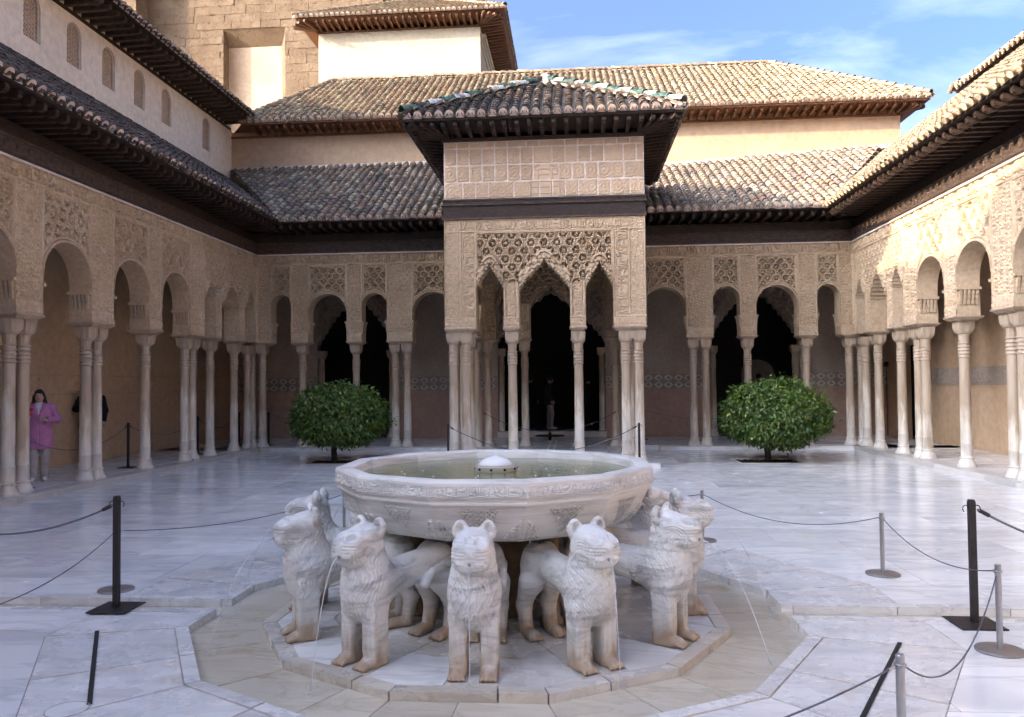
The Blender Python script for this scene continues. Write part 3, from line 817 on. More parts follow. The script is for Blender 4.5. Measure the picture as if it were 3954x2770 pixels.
def tile_roof(parent, pos, s_list, trange, mat, quota=200, exposure=0.255, plugs=True, plug_quota=120, base_mat=None, pans=True):
    tiles = []; ends = []; panl = []
    for s in s_list:
        t0, t1 = trange(s)
        if t1 - t0 < 0.02: continue
        P0, P1 = Vector(pos(s, 0.0)), Vector(pos(s, 1.0)); L = (P1 - P0).length
        a = Vector(pos(s + 0.05, 0.2)) - Vector(pos(s - 0.05, 0.2)); b = P1 - P0
        k = 0; t = t0
        while t < t1 - 0.02:
            p = P0.lerp(P1, t); tiles.append(frame_of(p, a, b, 0.025)); 
            if k == 0 and t0 < 0.01:
                Mx = frame_of(p, a, b); ends.append(Mx @ Matrix.Translation((0, random.uniform(0, 0.012), 0)))
                if pans: panl.append(Mx @ Matrix.Translation((0.11, 0, 0)))
            t += exposure / L; k += 1
    roof = put('roof', base_sheet(pos, s_list, trange, base_mat or M['pan']), parent)
    def key(Mx):
        q = px_of(Mx.translation)
        if q is None or not (-150 < q[0] < 4100 and -150 < q[1] < 2900): return 1e6 + (q[2] if q else 1e3)
        return q[2]
    tiles.sort(key=key)
    me = tile_mesh('cover', mat)
    for Mx in tiles[:quota]: put('roof_tile', me, roof, Mx)
    rest = tiles[quota:]
    if rest:
        A = np.array([np.array(m) for m in rest]); nV = len(COVER_V)
        V = np.einsum('nij,vj->nvi', A[:, :3, :3], COVER_V) + A[:, None, :3, 3]
        F = (COVER_F[None] + (np.arange(len(rest)) * nV)[:, None, None]).reshape(-1, 4)
        rn = np.repeat(rng.random(len(rest)), len(COVER_F))
        o = put('roof_tiles_far', mesh_np('roof_tiles_far', V.reshape(-1, 3), F, mat, True, rn), roof); autosmooth(o.data, 50)
        tag(o, kind='stuff')
    if plugs:
        for lst, me2, nm in ((ends, PLUG_ME, 'tile_end'), (panl, tile_mesh('pan', mat) if pans else None, 'pan_tile')):
            lst.sort(key=key)
            for Mx in lst[:plug_quota]: put(nm, me2, roof, Mx)
    return roof

def base_sheet(pos, s_list, trange, mat):
    V = []; F = []; n = 5
    s_list = list(s_list); d = (s_list[1] - s_list[0]) / 2
    ss = [s_list[0] - d] + [x + d for x in s_list]
    for s in ss:
        t0, t1 = trange(min(max(s, s_list[0]), s_list[-1])); t1 = max(t1, t0)
        for j in range(n):
            t = t0 + (t1 - t0) * j / (n - 1); p = Vector(pos(s, t)); V.append((p.x, p.y, p.z - 0.012))
    for i in range(len(ss) - 1):
        for j in range(n - 1): F.append((i * n + j, (i + 1) * n + j, (i + 1) * n + j + 1, i * n + j + 1))
    return mesh_np('roof', V, F, mat)

def tile_line(parent, p0, p1, mats, name='ridge_tile', scale=1.25, exposure=0.30, lift=0.05):
    p0, p1 = Vector(p0), Vector(p1); d = (p1 - p0); L = d.length; b = d.normalized(); a = b.cross(Vector((0, 0, 1))).normalized()
    n = int(L / exposure)
    for i in range(n):
        p = p0 + d * (i / n) + Vector((0, 0, lift))
        put(name, tile_mesh('cover', mats[i % len(mats)]), parent, frame_of(p, a, b, 0.04) @ Matrix.Diagonal((scale, 1.05, scale, 1)))
    # bedding mortar under the line
    w = 0.10; q = MB()
    V = [p0 - a * w, p0 + a * w, p1 + a * w, p1 - a * w, p0 + Vector((0, 0, 0.09)), p1 + Vector((0, 0, 0.09))]
    q.add(V, [(0, 4, 5, 3), (1, 2, 5, 4), (0, 1, 4), (2, 3, 5)]); q.obj('ridge_mortar', M['mortar'], parent)

# carved rafter: local +Y is outwards, origin on the wall face at the underside
def rafter_mesh(name, L, mat, w=0.075, hgt=0.11, carved=True, back=0.22):
    if carved: pr = [(-back, 0), (L * 0.62, 0), (L * 0.70, -0.008), (L * 0.76, 0.010), (L * 0.82, -0.010), (L * 0.89, -0.026), (L * 0.95, -0.022), (L, 0.0), (L + 0.015, 0.045), (L, hgt), (-back, hgt)]
    else: pr = [(-back, 0), (L * 0.93, 0), (L, 0.03), (L, hgt), (-back, hgt)]
    n = len(pr); V = []; 
    for sx in (-1, 1):
        for y, z in pr:
            k = 1.0 if y < L * 0.7 or not carved else 1.08
            V.append((sx * w / 2 * k, y, z))
    F = [tuple(range(n)), tuple(range(2 * n - 1, n - 1, -1))] + [(i, n + i, n + (i + 1) % n, (i + 1) % n) for i in range(n)]
    return mesh_np(name, V, F, mat)
RAF_DARK = rafter_mesh('rafter', 0.80, M['wood'])
RAF_PAV = rafter_mesh('rafter', 0.66, M['wood'], 0.08)
RAF_RED = rafter_mesh('rafter', 0.62, M['wood_red'], 0.07, 0.11, False)
RAF_UP = rafter_mesh('rafter', 0.84, M['wood_carved'], 0.10, 0.12, False)
RAF_RUP = rafter_mesh('rafter', 0.62, M['wood_carved'], 0.075, 0.11, True)

def rafters(parent, me, tf_pt, us, ang, tilt=0.0):
    for u in us:
        put('rafter', me, parent, Matrix.Translation(tf_pt(u)) @ Matrix.Rotation(ang, 4, 'Z') @ Matrix.Rotation(tilt, 4, 'X'))
def frange(a, b, d): return list(np.arange(a, b, d))
def quadmesh(name, pts, mat, parent, thick=None):
    return put(name, mesh_np(name, pts, [tuple(range(len(pts)))], mat), parent)
# ------------------------------------------------------------------ left and right wings, far gallery
def opn(a, b, kind='round', za=4.19, zs=None, **k):
    d = dict(u0=a, u1=b, zb=2.905, zs=(3.44 if kind == 'round' else 3.74) if zs is None else zs, za=za, kind=kind); d.update(k); return d

SIDE_P = [(9.42, 10.16, 2.905), (11.39, 12.01, 2.905), (13.29, 13.97, 2.905), (15.20, 15.68, 2.905), (16.90, 17.57, 2.905), (18.13, 18.47, 2.905), (19.47, 19.81, 2.905), (20.36, 20.62, 2.905)]
SIDE_O = [opn(10.16, 11.39), opn(12.01, 13.29), opn(13.97, 15.20), opn(15.68, 16.90),
          opn(17.57, 18.13, 'muq', 4.22, 3.78, fringe=0.15, steps=6), opn(18.47, 19.47, 'muq', 4.28, 3.66, fringe=0.17), opn(19.81, 20.36, 'muq', 4.22, 3.78, fringe=0.15, steps=6)]
SIDE_PAN = [(10.16, 11.39, 'net', 0.1), (12.01, 13.29, 'arches', 0.05), (13.97, 15.20, 'lozenge', 0.07), (15.68, 16.90, 'lozenge', 0.14), (17.57, 20.36, 'muq', 0.07)]
SIDE_COLS = [9.63, 9.95, 11.54, 11.86, 13.47, 13.79, 15.44, 17.07, 17.40, 18.30, 19.64]

def side_wing(kind, label, cat):
    sgn = 1 if kind == 'left' else -1                      # direction of n in x
    X = XL if kind == 'left' else XR; GX = GX_L if kind == 'left' else GX_R
    tf = tf_make(kind); flip = kind == 'right'
    w = thing(kind + '_gallery_wing' if False else 'gallery_wing', (X - sgn * 1.2, 14.0, 0), label, cat)
    hf = make_hfun(SIDE_P, SIDE_PAN, (17.6, 20.36, 4.02), kind == 'right', (0.22, 0.28), 0.048)
    carved_wall('carved_wall', w, tf, not flip, 7.3, 20.62, ZT, SIDE_P, SIDE_O, hf, M['stucco'], 0.40, 0.0165)
    for c in SIDE_COLS: column(w, X - sgn * 0.20, c)
    for a, b, z in SIDE_P[:-1]: impost(w, tf, a, b)
    for o in SIDE_O[:4]:
        console(w, tf, o['u0'], 1); console(w, tf, o['u1'], -1)
    # plain wall further towards the viewer, out of the picture
    b = MB(); x0, x1 = sorted((X, X - sgn * 0.4)); b.box(x0, x1, -8, 9.40, GF, ZT); b.obj('plain_wall', M['stucco_plain'], w)
    # carved beams above the wall
    def beam(n0, n1, z0, z1, mat, name='beam'):
        xs = sorted((X + sgn * n0, X + sgn * n1)); q = MB(); q.box(xs[0], xs[1], -8, YB - (0.0 if n1 <= 0 else -0.0), z0, z1); return q.obj(name, mat, w)
    beam(-0.40, 0.012, ZT + 0.004, ZT + 0.045, M['wood_carved']); beam(-0.40, 0.028, ZT + 0.045, 5.56, M['wood_carved']); beam(-0.40, 0.055, 5.56, 5.585, M['wood_carved']); beam(-0.40, 0.022, 5.585, 5.80, M['wood'])
    xs = sorted((X - sgn * .01, X + sgn * .034)); q = MB(); q.box(xs[0], xs[1], -8, YB, 5.243, ZT + .002); q.obj('fillet', M['mortar_pale'], w)
    # oval bosses along the beam
    bm = MB(); bm.lathe([(0.0, 0.0), (0.02, 0.012), (0.034, 0.006), (0.038, 0.0)], 8, cap=False); boss = bm.mesh('boss', M['wood_carved'], True)
    for y in frange(10.3, 20.5, 0.27):
        put('boss', boss, w, Matrix.Translation((X + sgn * 0.028, y, 5.44)) @ Matrix.Rotation(sgn * math.pi / 2, 4, 'Y') @ Matrix.Diagonal((1.5, 0.8, 1.2, 1)))
    rafters(w, RAF_DARK, lambda u: (X + sgn * 0.02, u, 5.815), frange(8.0, YB - 0.35, 0.262), -sgn * math.pi / 2)
    # boards over the rafters, eave board
    quadmesh('soffit_board', [(X - sgn * .3, -8, 5.93), (X + sgn * .87, -8, 5.935), (X + sgn * .87, YB - .87, 5.935), (X - sgn * .3, YB + .3, 5.93)], M['wood'], w)
    xs = sorted((X + sgn * .855, X + sgn * .885)); q = MB(); q.box(xs[0], xs[1], -8, YB - .865, 5.936, 5.995); q.obj('eave_board', M['wood'], w)
    # gallery rear wall, ceiling
    t = 0.15
    xr = sorted((GX, GX - sgn * t))
    def slab(x0, x1, y0, y1, z0, z1, mat, name): q = MB(); q.box(x0, x1, y0, y1, z0, z1); return q.obj(name, mat, w)
    ztop_up = 10.05 if kind == 'left' else 8.45
    if kind == 'left':
        slab(xr[0], xr[1], -8, 26.5, 0, 8.1, M['ochre'], 'rear_wall')
    else:
        slab(xr[0], xr[1], -8, 22.2, 0, ztop_up, M['ochre'], 'rear_wall'); slab(xr[0], xr[1], 23.05, 26.5, 0, ztop_up, M['ochre'], 'rear_wall'); slab(xr[0], xr[1], 22.2, 23.05, 2.7, ztop_up, M['ochre'], 'rear_wall')
    if kind == 'right':   # dark room behind the doorway
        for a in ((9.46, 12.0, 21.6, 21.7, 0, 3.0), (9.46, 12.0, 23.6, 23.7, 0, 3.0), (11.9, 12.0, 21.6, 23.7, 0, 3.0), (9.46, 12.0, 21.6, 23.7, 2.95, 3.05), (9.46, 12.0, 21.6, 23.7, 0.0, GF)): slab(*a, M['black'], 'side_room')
    # inscription frieze on the rear wall and its ledge
    tf2 = (lambda u, n, z: np.stack([GX + sgn * (0.012 + n), u, z], -1))
    nu, nv = 460, 20
    U, W = np.meshgrid(np.linspace(10.5, 22.0 if kind == 'right' else 24.2, nu), np.linspace(1.62, 2.0, nv), indexing='ij')
    H = 0.014 * h_script(U, W, 1.68, 1.95, 0.62, kind == 'right', 0.016) * (np.mod(U, 2.3) < 1.45)
    P = tf2(U, H, W); put('frieze', mesh_np('frieze', P.reshape(-1, 3), grid_faces(nu, nv, 0, flip), M['stucco_fine'] if kind == 'right' else M['ochre']), w)
    for z in (1.60, 2.0):
        xs = sorted((GX + sgn * 0.0, GX + sgn * 0.022)); slab(xs[0], xs[1], 10.5, 22.0 if kind == 'right' else 24.2, z, z + 0.02, M['stucco_fine'], 'ledge')
    xs = sorted((X - sgn * 0.4, GX)); slab(xs[0], xs[1], -8, YB + .4, 5.35, 5.40, M['wood'], 'ceiling')
    # lower roof
    e0 = X + sgn * 0.90; zt = 8.24 if kind == 'left' else 8.48
    def pos(s, tt): return (e0 + (GX - e0) * tt, s, 6.00 + (zt - 6.00) * tt)
    def tr(s):
        # valley with the far gallery roof
        ye = YB - 0.90; tv = 1.0 if s <= ye else 1.0
        t0 = max(0.0, (s - ye) / (GY - ye)); return (t0, 1.0)
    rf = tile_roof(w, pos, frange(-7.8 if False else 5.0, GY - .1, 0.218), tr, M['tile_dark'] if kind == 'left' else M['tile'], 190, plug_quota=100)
    return w

lw = side_wing('left', 'left gallery in shade, carved arches on white columns under a blackened tile eave', 'building')
rw = side_wing('right', 'right gallery with sunlit carved wall and sunlit tile eave, seen past the round tree', 'building')
lw.name = 'gallery_wing'

# ---- upper storey of the left wing: pale pink wall with six latticed windows
WIN = [14.96, 16.31, 17.60, 18.93, 20.25, 22.57]
def upper_left():
    w = thing('upper_storey', (GX_L - 2, 14, 8.1), 'pale pink upper storey with six small latticed arched windows on the left', 'building')
    tf = lambda u, n, z: np.stack([GX_L + n, u, z], -1)
    V = []; F = []; nb = 0
    def addgrid(P, fl):
        nonlocal nb
        nu, nv, _ = P.shape; V.append(P.reshape(-1, 3)); F.append(grid_faces(nu, nv, nb, fl)); nb += nu * nv
    def rect(a, b, z0, z1):
        U, W = np.meshgrid([a, b], [z0, z1], indexing='ij'); addgrid(tf(U, np.zeros_like(U), W), True)
    hw = 0.255; zs, zsp, za = 8.79, 9.50, 9.755
    edges = [-8.0]
    for c in WIN: edges += [c - hw, c + hw]
    edges.append(24.30)
    for i in range(0, len(edges), 2): rect(edges[i], edges[i + 1], 7.6, 10.15)
    for c in WIN:
        rect(c - hw, c + hw, 7.6, zs)
        t = -np.cos(np.linspace(0, math.pi, 25)); u = c + hw * t; v = zsp + (za - zsp) * np.sqrt(np.maximum(0, 1 - t * t))
        U = np.repeat(u[:, None], 2, 1); W = np.stack([v, np.full_like(v, 10.15)], 1); addgrid(tf(U, np.zeros_like(U), W), True)
        ou = np.concatenate([[c - hw], u, [c + hw], [c - hw]]); ov = np.concatenate([[zs], v, [zs], [zs]])
        N = np.array([0.0, -0.30]); addgrid(tf(np.repeat(ou[:, None], 2, 1), np.repeat(N[None], len(ou), 0), np.repeat(ov[:, None], 2, 1)), False)
    put('wall', mesh_np('wall', np.concatenate(V), np.concatenate(F), M['pinkwall']), w)
    # back of the rooms
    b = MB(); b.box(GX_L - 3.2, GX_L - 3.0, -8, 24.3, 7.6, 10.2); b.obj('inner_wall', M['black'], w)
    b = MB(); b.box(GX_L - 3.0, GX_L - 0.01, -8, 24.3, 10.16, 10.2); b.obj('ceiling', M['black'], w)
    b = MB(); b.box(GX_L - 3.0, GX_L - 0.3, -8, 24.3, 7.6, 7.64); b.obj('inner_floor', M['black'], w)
    for c in WIN:
        fr = MB(); k = 24; pts = [(c - hw + .02, zs)] + [(c + (hw - .02) * -math.cos(math.pi * i / k), zsp + (za - .02 - zsp) * math.sin(math.pi * i / k)) for i in range(k + 1)] + [(c + hw - .02, zs)]
        fr.tube([(GX_L - 0.05, u, z) for u, z in pts], 0.022, 6); f = fr.obj('window', M['mortar'], w)
        # star lattice: three families of laths clipped to the arch
        lt = MB(); sp = 0.088
        for fam in (0, math.pi / 3, -math.pi / 3):
            dx, dz = math.sin(fam), math.cos(fam); nx, nz = dz, -dx
            for j in range(-9, 10):
                ox, oz = c + nx * j * sp, 9.27 + nz * j * sp; seg = []
                for q in np.linspace(-0.8, 0.8, 81):
                    u, z = ox + dx * q, oz + dz * q
                    ins = abs(u - c) < hw - .012 and z > zs and (z < zsp or ((u - c) / (hw - .012)) ** 2 + ((z - zsp) / (za - zsp - .012)) ** 2 < 1)
                    if ins: seg.append((u, z))
                if len(seg) > 2:
                    (ua, za_), (ub, zb_) = seg[0], seg[-1]; wv = 0.014
                    V4 = [(GX_L - nd, uu + nx * sgn_ * wv, zz + nz * sgn_ * wv) for nd in (0.07 + 0.004 * fam, 0.10) for uu, zz, sgn_ in ((ua, za_, -1), (ua, za_, 1), (ub, zb_, 1), (ub, zb_, -1))]
                    lt.add(V4, [(0, 1, 2, 3), (7, 6, 5, 4), (0, 4, 5, 1), (1, 5, 6, 2), (2, 6, 7, 3), (3, 7, 4, 0)])
        # little discs at the crossings
        lt.obj('lattice', M['stucco_plain'], f)
    # eave
    rafters(w, RAF_UP, lambda u: (GX_L + 0.0, u, 9.98), frange(8.5, 24.0, 0.30), -math.pi / 2, 0.03)
    q = MB(); q.box(GX_L - .1, GX_L + .03, -8, 24.2, 9.90, 9.975); q.obj('wall_plate', M['wood'], w)
    quadmesh('soffit_board', [(GX_L - .1, -8, 10.105), (GX_L + .92, -8, 10.135), (GX_L + .92, 23.5, 10.135), (GX_L - .1, 24.3, 10.105)], M['wood'], w)
    q = MB(); q.box(GX_L + .91, GX_L + .94, -8, 23.5, 10.10, 10.18); q.obj('eave_board', M['wood'], w)
    e0 = GX_L + 1.0
    def pos(s, t): return (e0 + (-15.0 - e0) * t, s, 10.16 + (13.70 - 10.16) * t)
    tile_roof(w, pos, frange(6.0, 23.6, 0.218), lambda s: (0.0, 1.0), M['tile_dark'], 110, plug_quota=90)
    b = MB(); b.add([(e0, -8, 10.15), (e0, 6.0, 10.15), (-15.0, 6.0, 13.69), (-15.0, -8, 13.69)], [(0, 1, 2, 3)]); b.add([(-15.0, -8, 13.70), (-15.0, 24.3, 13.70), (-20, 24.3, 10.1), (-20, -8, 10.1)], [(0, 1, 2, 3)])
    b.add([(-10.9, 24.32, 7.6), (-10.9, 24.32, 10.2), (-15, 24.32, 13.68), (-20, 24.32, 10.1), (-20, 24.32, 7.6)], [(0, 1, 2, 3, 4)])
    b.obj('roof', M['tile_dark'], w)
    b = MB(); b.box(-20, -19.8, -8, 24.3, 0, 10.1); b.obj('outer_wall', M['pinkwall'], w)
    return w
upper_left()

# ---- domed hall rising further along the left side (outside the picture; it shades the court)
def lantern():
    w = thing('lantern_tower', (-15.5, -1.5, 0), 'tall plain lantern tower rising over the left wing', 'building')
    b = MB(); b.box(-18.5, -13.0, -9, 3.0, 8, 13.6); b.obj('wall', M['pinkwall'], w)
    b = MB(); b.add([(-19, -9.5, 13.5), (-12.5, -9.5, 13.5), (-12.5, 3.5, 13.5), (-19, 3.5, 13.5), (-15.75, -5, 15.4), (-15.75, -0.5, 15.4)], [(0, 1, 4), (1, 2, 5, 4), (2, 3, 5), (3, 0, 4, 5), (3, 2, 1, 0)]); b.obj('roof', M['tile_dark'], w)
lantern()
# ---- gallery wing closing the court behind the viewer
def east():
    w = thing('gallery_wing', (-0.7, -9.5, 0), 'plain gallery wing closing the court behind the viewer', 'building')
    b = MB(); b.box(-12, 11, -8.6, -8.0, 0, 5.8); b.obj('wall', M['stucco_plain'], w)
    b = MB(); b.add([(-12, -7.2, 5.95), (11, -7.2, 5.95), (11, -12, 8.6), (-12, -12, 8.6)], [(0, 1, 2, 3)]); b.obj('roof', M['tile_mid'], w)
    b = MB(); b.box(-12, 11, -12.4, -12, 0, 8.8); b.obj('upper_wall', M['hallwall'], w)
east()

# ---- upper storey of the right wing, set back
def upper_right():
    w = thing('upper_storey', (12.5, 12, 8.4), 'sunlit tiled upper roof above the right gallery, cut by the picture edge', 'building')
    X0 = 11.62
    b = MB(); b.box(X0, X0 + 4, -8, 22.6, 8.0, 9.95); b.obj('wall', M['hallwall'], w)
    rafters(w, RAF_RUP, lambda u: (X0, u, 9.80), frange(12.0, 22.6, 0.27), math.pi / 2)
    quadmesh('soffit_board', [(X0 + .1, -8, 9.925), (X0 - .68, -8, 9.93), (X0 - .68, 23.2, 9.93), (X0 + .1, 23.2, 9.925)], M['wood'], w)
    e0 = X0 - 0.74
    def pos(s, t): return (e0 + 4.0 * t, s, 9.98 + 2.4 * t)
    tile_roof(w, pos, frange(11.0, 23.2, 0.218), lambda s: (0.0, max(0.02, min(1.0, (23.3 - s) / 3.0))), M['tile'], 120, plug_quota=60)
    def pos2(s, t): return (s, 23.3 - 4.0 * t, 9.98 + 2.4 * t)
    tile_roof(w, pos2, frange(e0 + .1, e0 + 4, 0.218), lambda s: (0.0, max(0.02, min(1.0, (s - e0) / 4.0))), M['tile'], 30, plug_quota=20)
    tile_line(w, (e0, 23.3, 9.99), (e0 + 4, 20.3, 12.4), [M['tile']])
upper_right()

# ---- far gallery: two short arcades either side of the pavilion
BACK_P_L = [(-8.50, -8.11, 2.905), (-7.55, -7.08, 2.905), (-6.03, -5.62, 2.905), (-4.94, -4.26, 2.905), (-3.16, -2.70, 2.905)]
BACK_O_L = [opn(-8.11, -7.55), opn(-7.08, -6.03), opn(-5.62, -4.94), opn(-4.26, -3.16)]
def mir(l): return [(-1.36 - b, -1.36 - a, z) for a, b, z in l]
BACK_P_R = mir(BACK_P_L); BACK_P_R[0] = (-1.36 + 8.11, 7.10, 2.905); BACK_P_R[-1] = (1.50, -1.36 + 3.16, 2.905)
BACK_O_R = [opn(-1.36 - o['u1'], -1.36 - o['u0']) for o in BACK_O_L]
def far_gallery():
    w = thing('far_gallery', (-0.7, 22.4, 0), 'far gallery with carved arches left and right of the projecting pavilion', 'building')
    tf = tf_make('back')
    pans = [(o['u0'], o['u1'], 'net', 0.5 * (o['u0'] + o['u1'])) for o in BACK_O_L]
    carved_wall('carved_wall', w, tf, False, 0, 1, ZT, BACK_P_L, BACK_O_L, make_hfun(BACK_P_L, pans, None, False, (0.225, 0.29), 0.05), M['stucco'], 0.40, 0.0175)
    pans = [(o['u0'], o['u1'], 'net', 0.5 * (o['u0'] + o['u1'])) for o in BACK_O_R]
    carved_wall('carved_wall', w, tf, False, 0, 1, ZT, BACK_P_R, BACK_O_R, make_hfun(BACK_P_R, pans, None, False, (0.225, 0.29), 0.05), M['stucco'], 0.40, 0.0175)
    for x in (-7.31, -5.83, -4.76, -4.44): column(w, x, YB + .2); column(w, -1.36 - x, YB + .2)
    for x, y in ((-8.72, YB + .2), (-8.42, YB + .2), (-8.72, YB - .10)): column(w, x, y)
    for x, y in ((7.32, YB + .2), (7.02, YB + .2), (7.32, YB - .10)): column(w, x, y)
    for a, b, z in BACK_P_L[1:-1] + BACK_P_R[1:-1]: impost(w, tf, a, b)
    for o in BACK_O_L + BACK_O_R: console(w, tf, o['u0'], 1, w=0.04); console(w, tf, o['u1'], -1, w=0.04)
    impost(w, tf, -8.88, -8.16); impost(w, tf, 6.80, 7.50)
    b = MB(); b.box(-8.9, -8.5, YB, YB + .4, 2.905, ZT); b.box(7.1, 7.5, YB, YB + .4, 2.905, ZT); b.obj('corner_pier', M['stucco'], w)
    for z0, z1, n1, mat in ((ZT + .004, ZT + .045, .010, 'wood_carved'), (ZT + .045, 5.56, .026, 'wood_carved'), (5.56, 5.585, .053, 'wood_carved'), (5.585, 5.80, .020, 'wood')):
        for x0, x1 in ((XL - .4, PX0 - .01), (PX1 + .01, XR + .4)):
            q = MB(); q.box(x0, x1, YB - n1, YB + .4, z0, z1); q.obj('beam', M[mat], w)
    for x0, x1 in ((XL + .034, PX0 - .01), (PX1 + .01, XR - .034)): q = MB(); q.box(x0, x1, YB - .032, YB + .01, 5.245, ZT + .001); q.obj('fillet', M['mortar_pale'], w)
    rafters(w, RAF_DARK, lambda u: (u, YB - .02, 5.815), frange(XL + .45, PX0 - .1, .262) + frange(PX1 + .2, XR - .35, .262), math.pi)
    for x0, x1 in ((XL, PX0 - .02), (PX1 + .02, XR)):
        l, r = (0.87 if x0 == XL else 0), (0.87 if x1 == XR else 0)
        quadmesh('soffit_board', [(x0 - (.3 if l else 0), YB + .3, 5.932), (x0 + l, YB - .87, 5.937), (x1 - r, YB - .87, 5.937), (x1 + (.3 if r else 0), YB + .3, 5.932)], M['wood'], w)
        q = MB(); q.box(x0 + l, x1 - r, YB - .885, YB - .855, 5.936, 5.996); q.obj('eave_board', M['wood'], w)
    ye = YB - 0.90; xl0, xr0 = XL + .9, XR - .9
    xs = np.array([-10.85, -4.5, 2.6, 9.3]); zs = np.array([8.62, 8.66, 8.32, 8.72])
    def ztop(x): return float(np.interp(x, xs, zs))
    def pos(s, t): return (s, ye + (GY - ye) * t, 6.00 + (ztop(s) - 6.00) * t)
    def tr(s):
        if s < xl0: return ((xl0 - s) / (xl0 - GX_L), 1.0)
        if s > xr0: return ((s - xr0) / (GX_R - xr0), 1.0)
        if PX0 - .05 < s < PX1 + .05: return (0.2, 1.0)
        return (0.0, 1.0)
    tile_roof(w, pos, frange(GX_L + .15, GX_R, 0.222), tr, M['tile_mid'], 300, plug_quota=110)
    # mortar fillet where the roof meets the hall wall
    f = MB()
    for a, b in zip(np.linspace(GX_L, GX_R + .5, 20)[:-1], np.linspace(GX_L, GX_R + .5, 20)[1:]):
        za, zb = ztop(a), ztop(b); f.add([(a, GY - .16, za - .06), (b, GY - .16, zb - .06), (b, GY - .003, zb + .10), (a, GY - .003, za + .10)], [(0, 1, 2, 3)])
    f.obj('mortar_fillet', M['mortar'], w)
    q = MB(); q.box(GX_L, GX_R, YB + .4, GY, 5.30, 5.35); q.obj('ceiling', M['wood'], w)
    # gallery rear wall with three dark openings, patterned zones
    OPS = [(-8.05, -5.60), (-2.35, 0.95), (4.10, 6.75)]
    e = [GX_L] + [v for o in OPS for v in o] + [GX_R]
    zones = [(GF, 1.53, 0.0, 'rosedado'), (1.53, 2.0, 0.010, 'stucco_fine'), (2.0, 2.06, 0.022, 'stucco_fine'), (2.06, 2.83, 0.008, 'stucco_fine'), (2.83, 2.90, 0.022, 'stucco_fine'), (2.90, 5.3, 0.006, 'stucco_fine')]
    for i in range(0, len(e), 2):
        for z0, z1, pr, mt in zones:
            q = MB(); q.box(e[i], e[i + 1], GY - pr, GY + .3, z0, z1)
            q.obj('rear_wall', M[mt], w)
        # interlaced star band in relief
        a, b2 = e[i] + .02, e[i + 1] - .02; nu = max(4, int((b2 - a) / .018)); nv = 26
        U, W = np.meshgrid(np.linspace(a, b2, nu), np.linspace(1.55, 1.98, nv), indexing='ij')
        x = np.mod(U / 0.30, 1) - .5; y = np.mod((W - 1.55) / 0.215, 1) - .5
        Hh = (np.minimum(np.abs(np.abs(x) + np.abs(y) - .42), np.minimum(np.abs(np.abs(x) - .22), np.abs(np.abs(y) - .22)) + .5 * (np.abs(x) + np.abs(y) > .55)) < 0.07) * 0.014
        P = np.stack([U, GY - 0.014 - Hh, W], -1); GFc = grid_faces(nu, nv, 0, False); mi = (Hh.ravel()[GFc].mean(1) > .007).astype(int); put('star_band', mesh_np('star_band', P.reshape(-1, 3), GFc, None, False, None, [M['star_dark'], M['star_pale']], mi), w)
    for a, b2 in OPS:   # muqarnas heads of the openings
        c, r = 0.5 * (a + b2), 0.5 * (b2 - a)
        carved_wall('opening_head', w, lambda u, n, z: np.stack([u, GY - n, z], -1), False, a, b2, 5.3, [], [dict(u0=a, u1=b2, zb=2.95, zs=3.0, za=4.45, kind='muq', steps=8, fringe=.3, pw=1.5)],
                    make_hfun([], [(a, b2, 'net', c)], None, False, (.3, .36), .04, (4.9, 5.2)), M['stucco_fine'], .3, .05)
        for x in (a + .10, b2 - .10): column(w, x, GY + .12)
    return w
far_gallery()
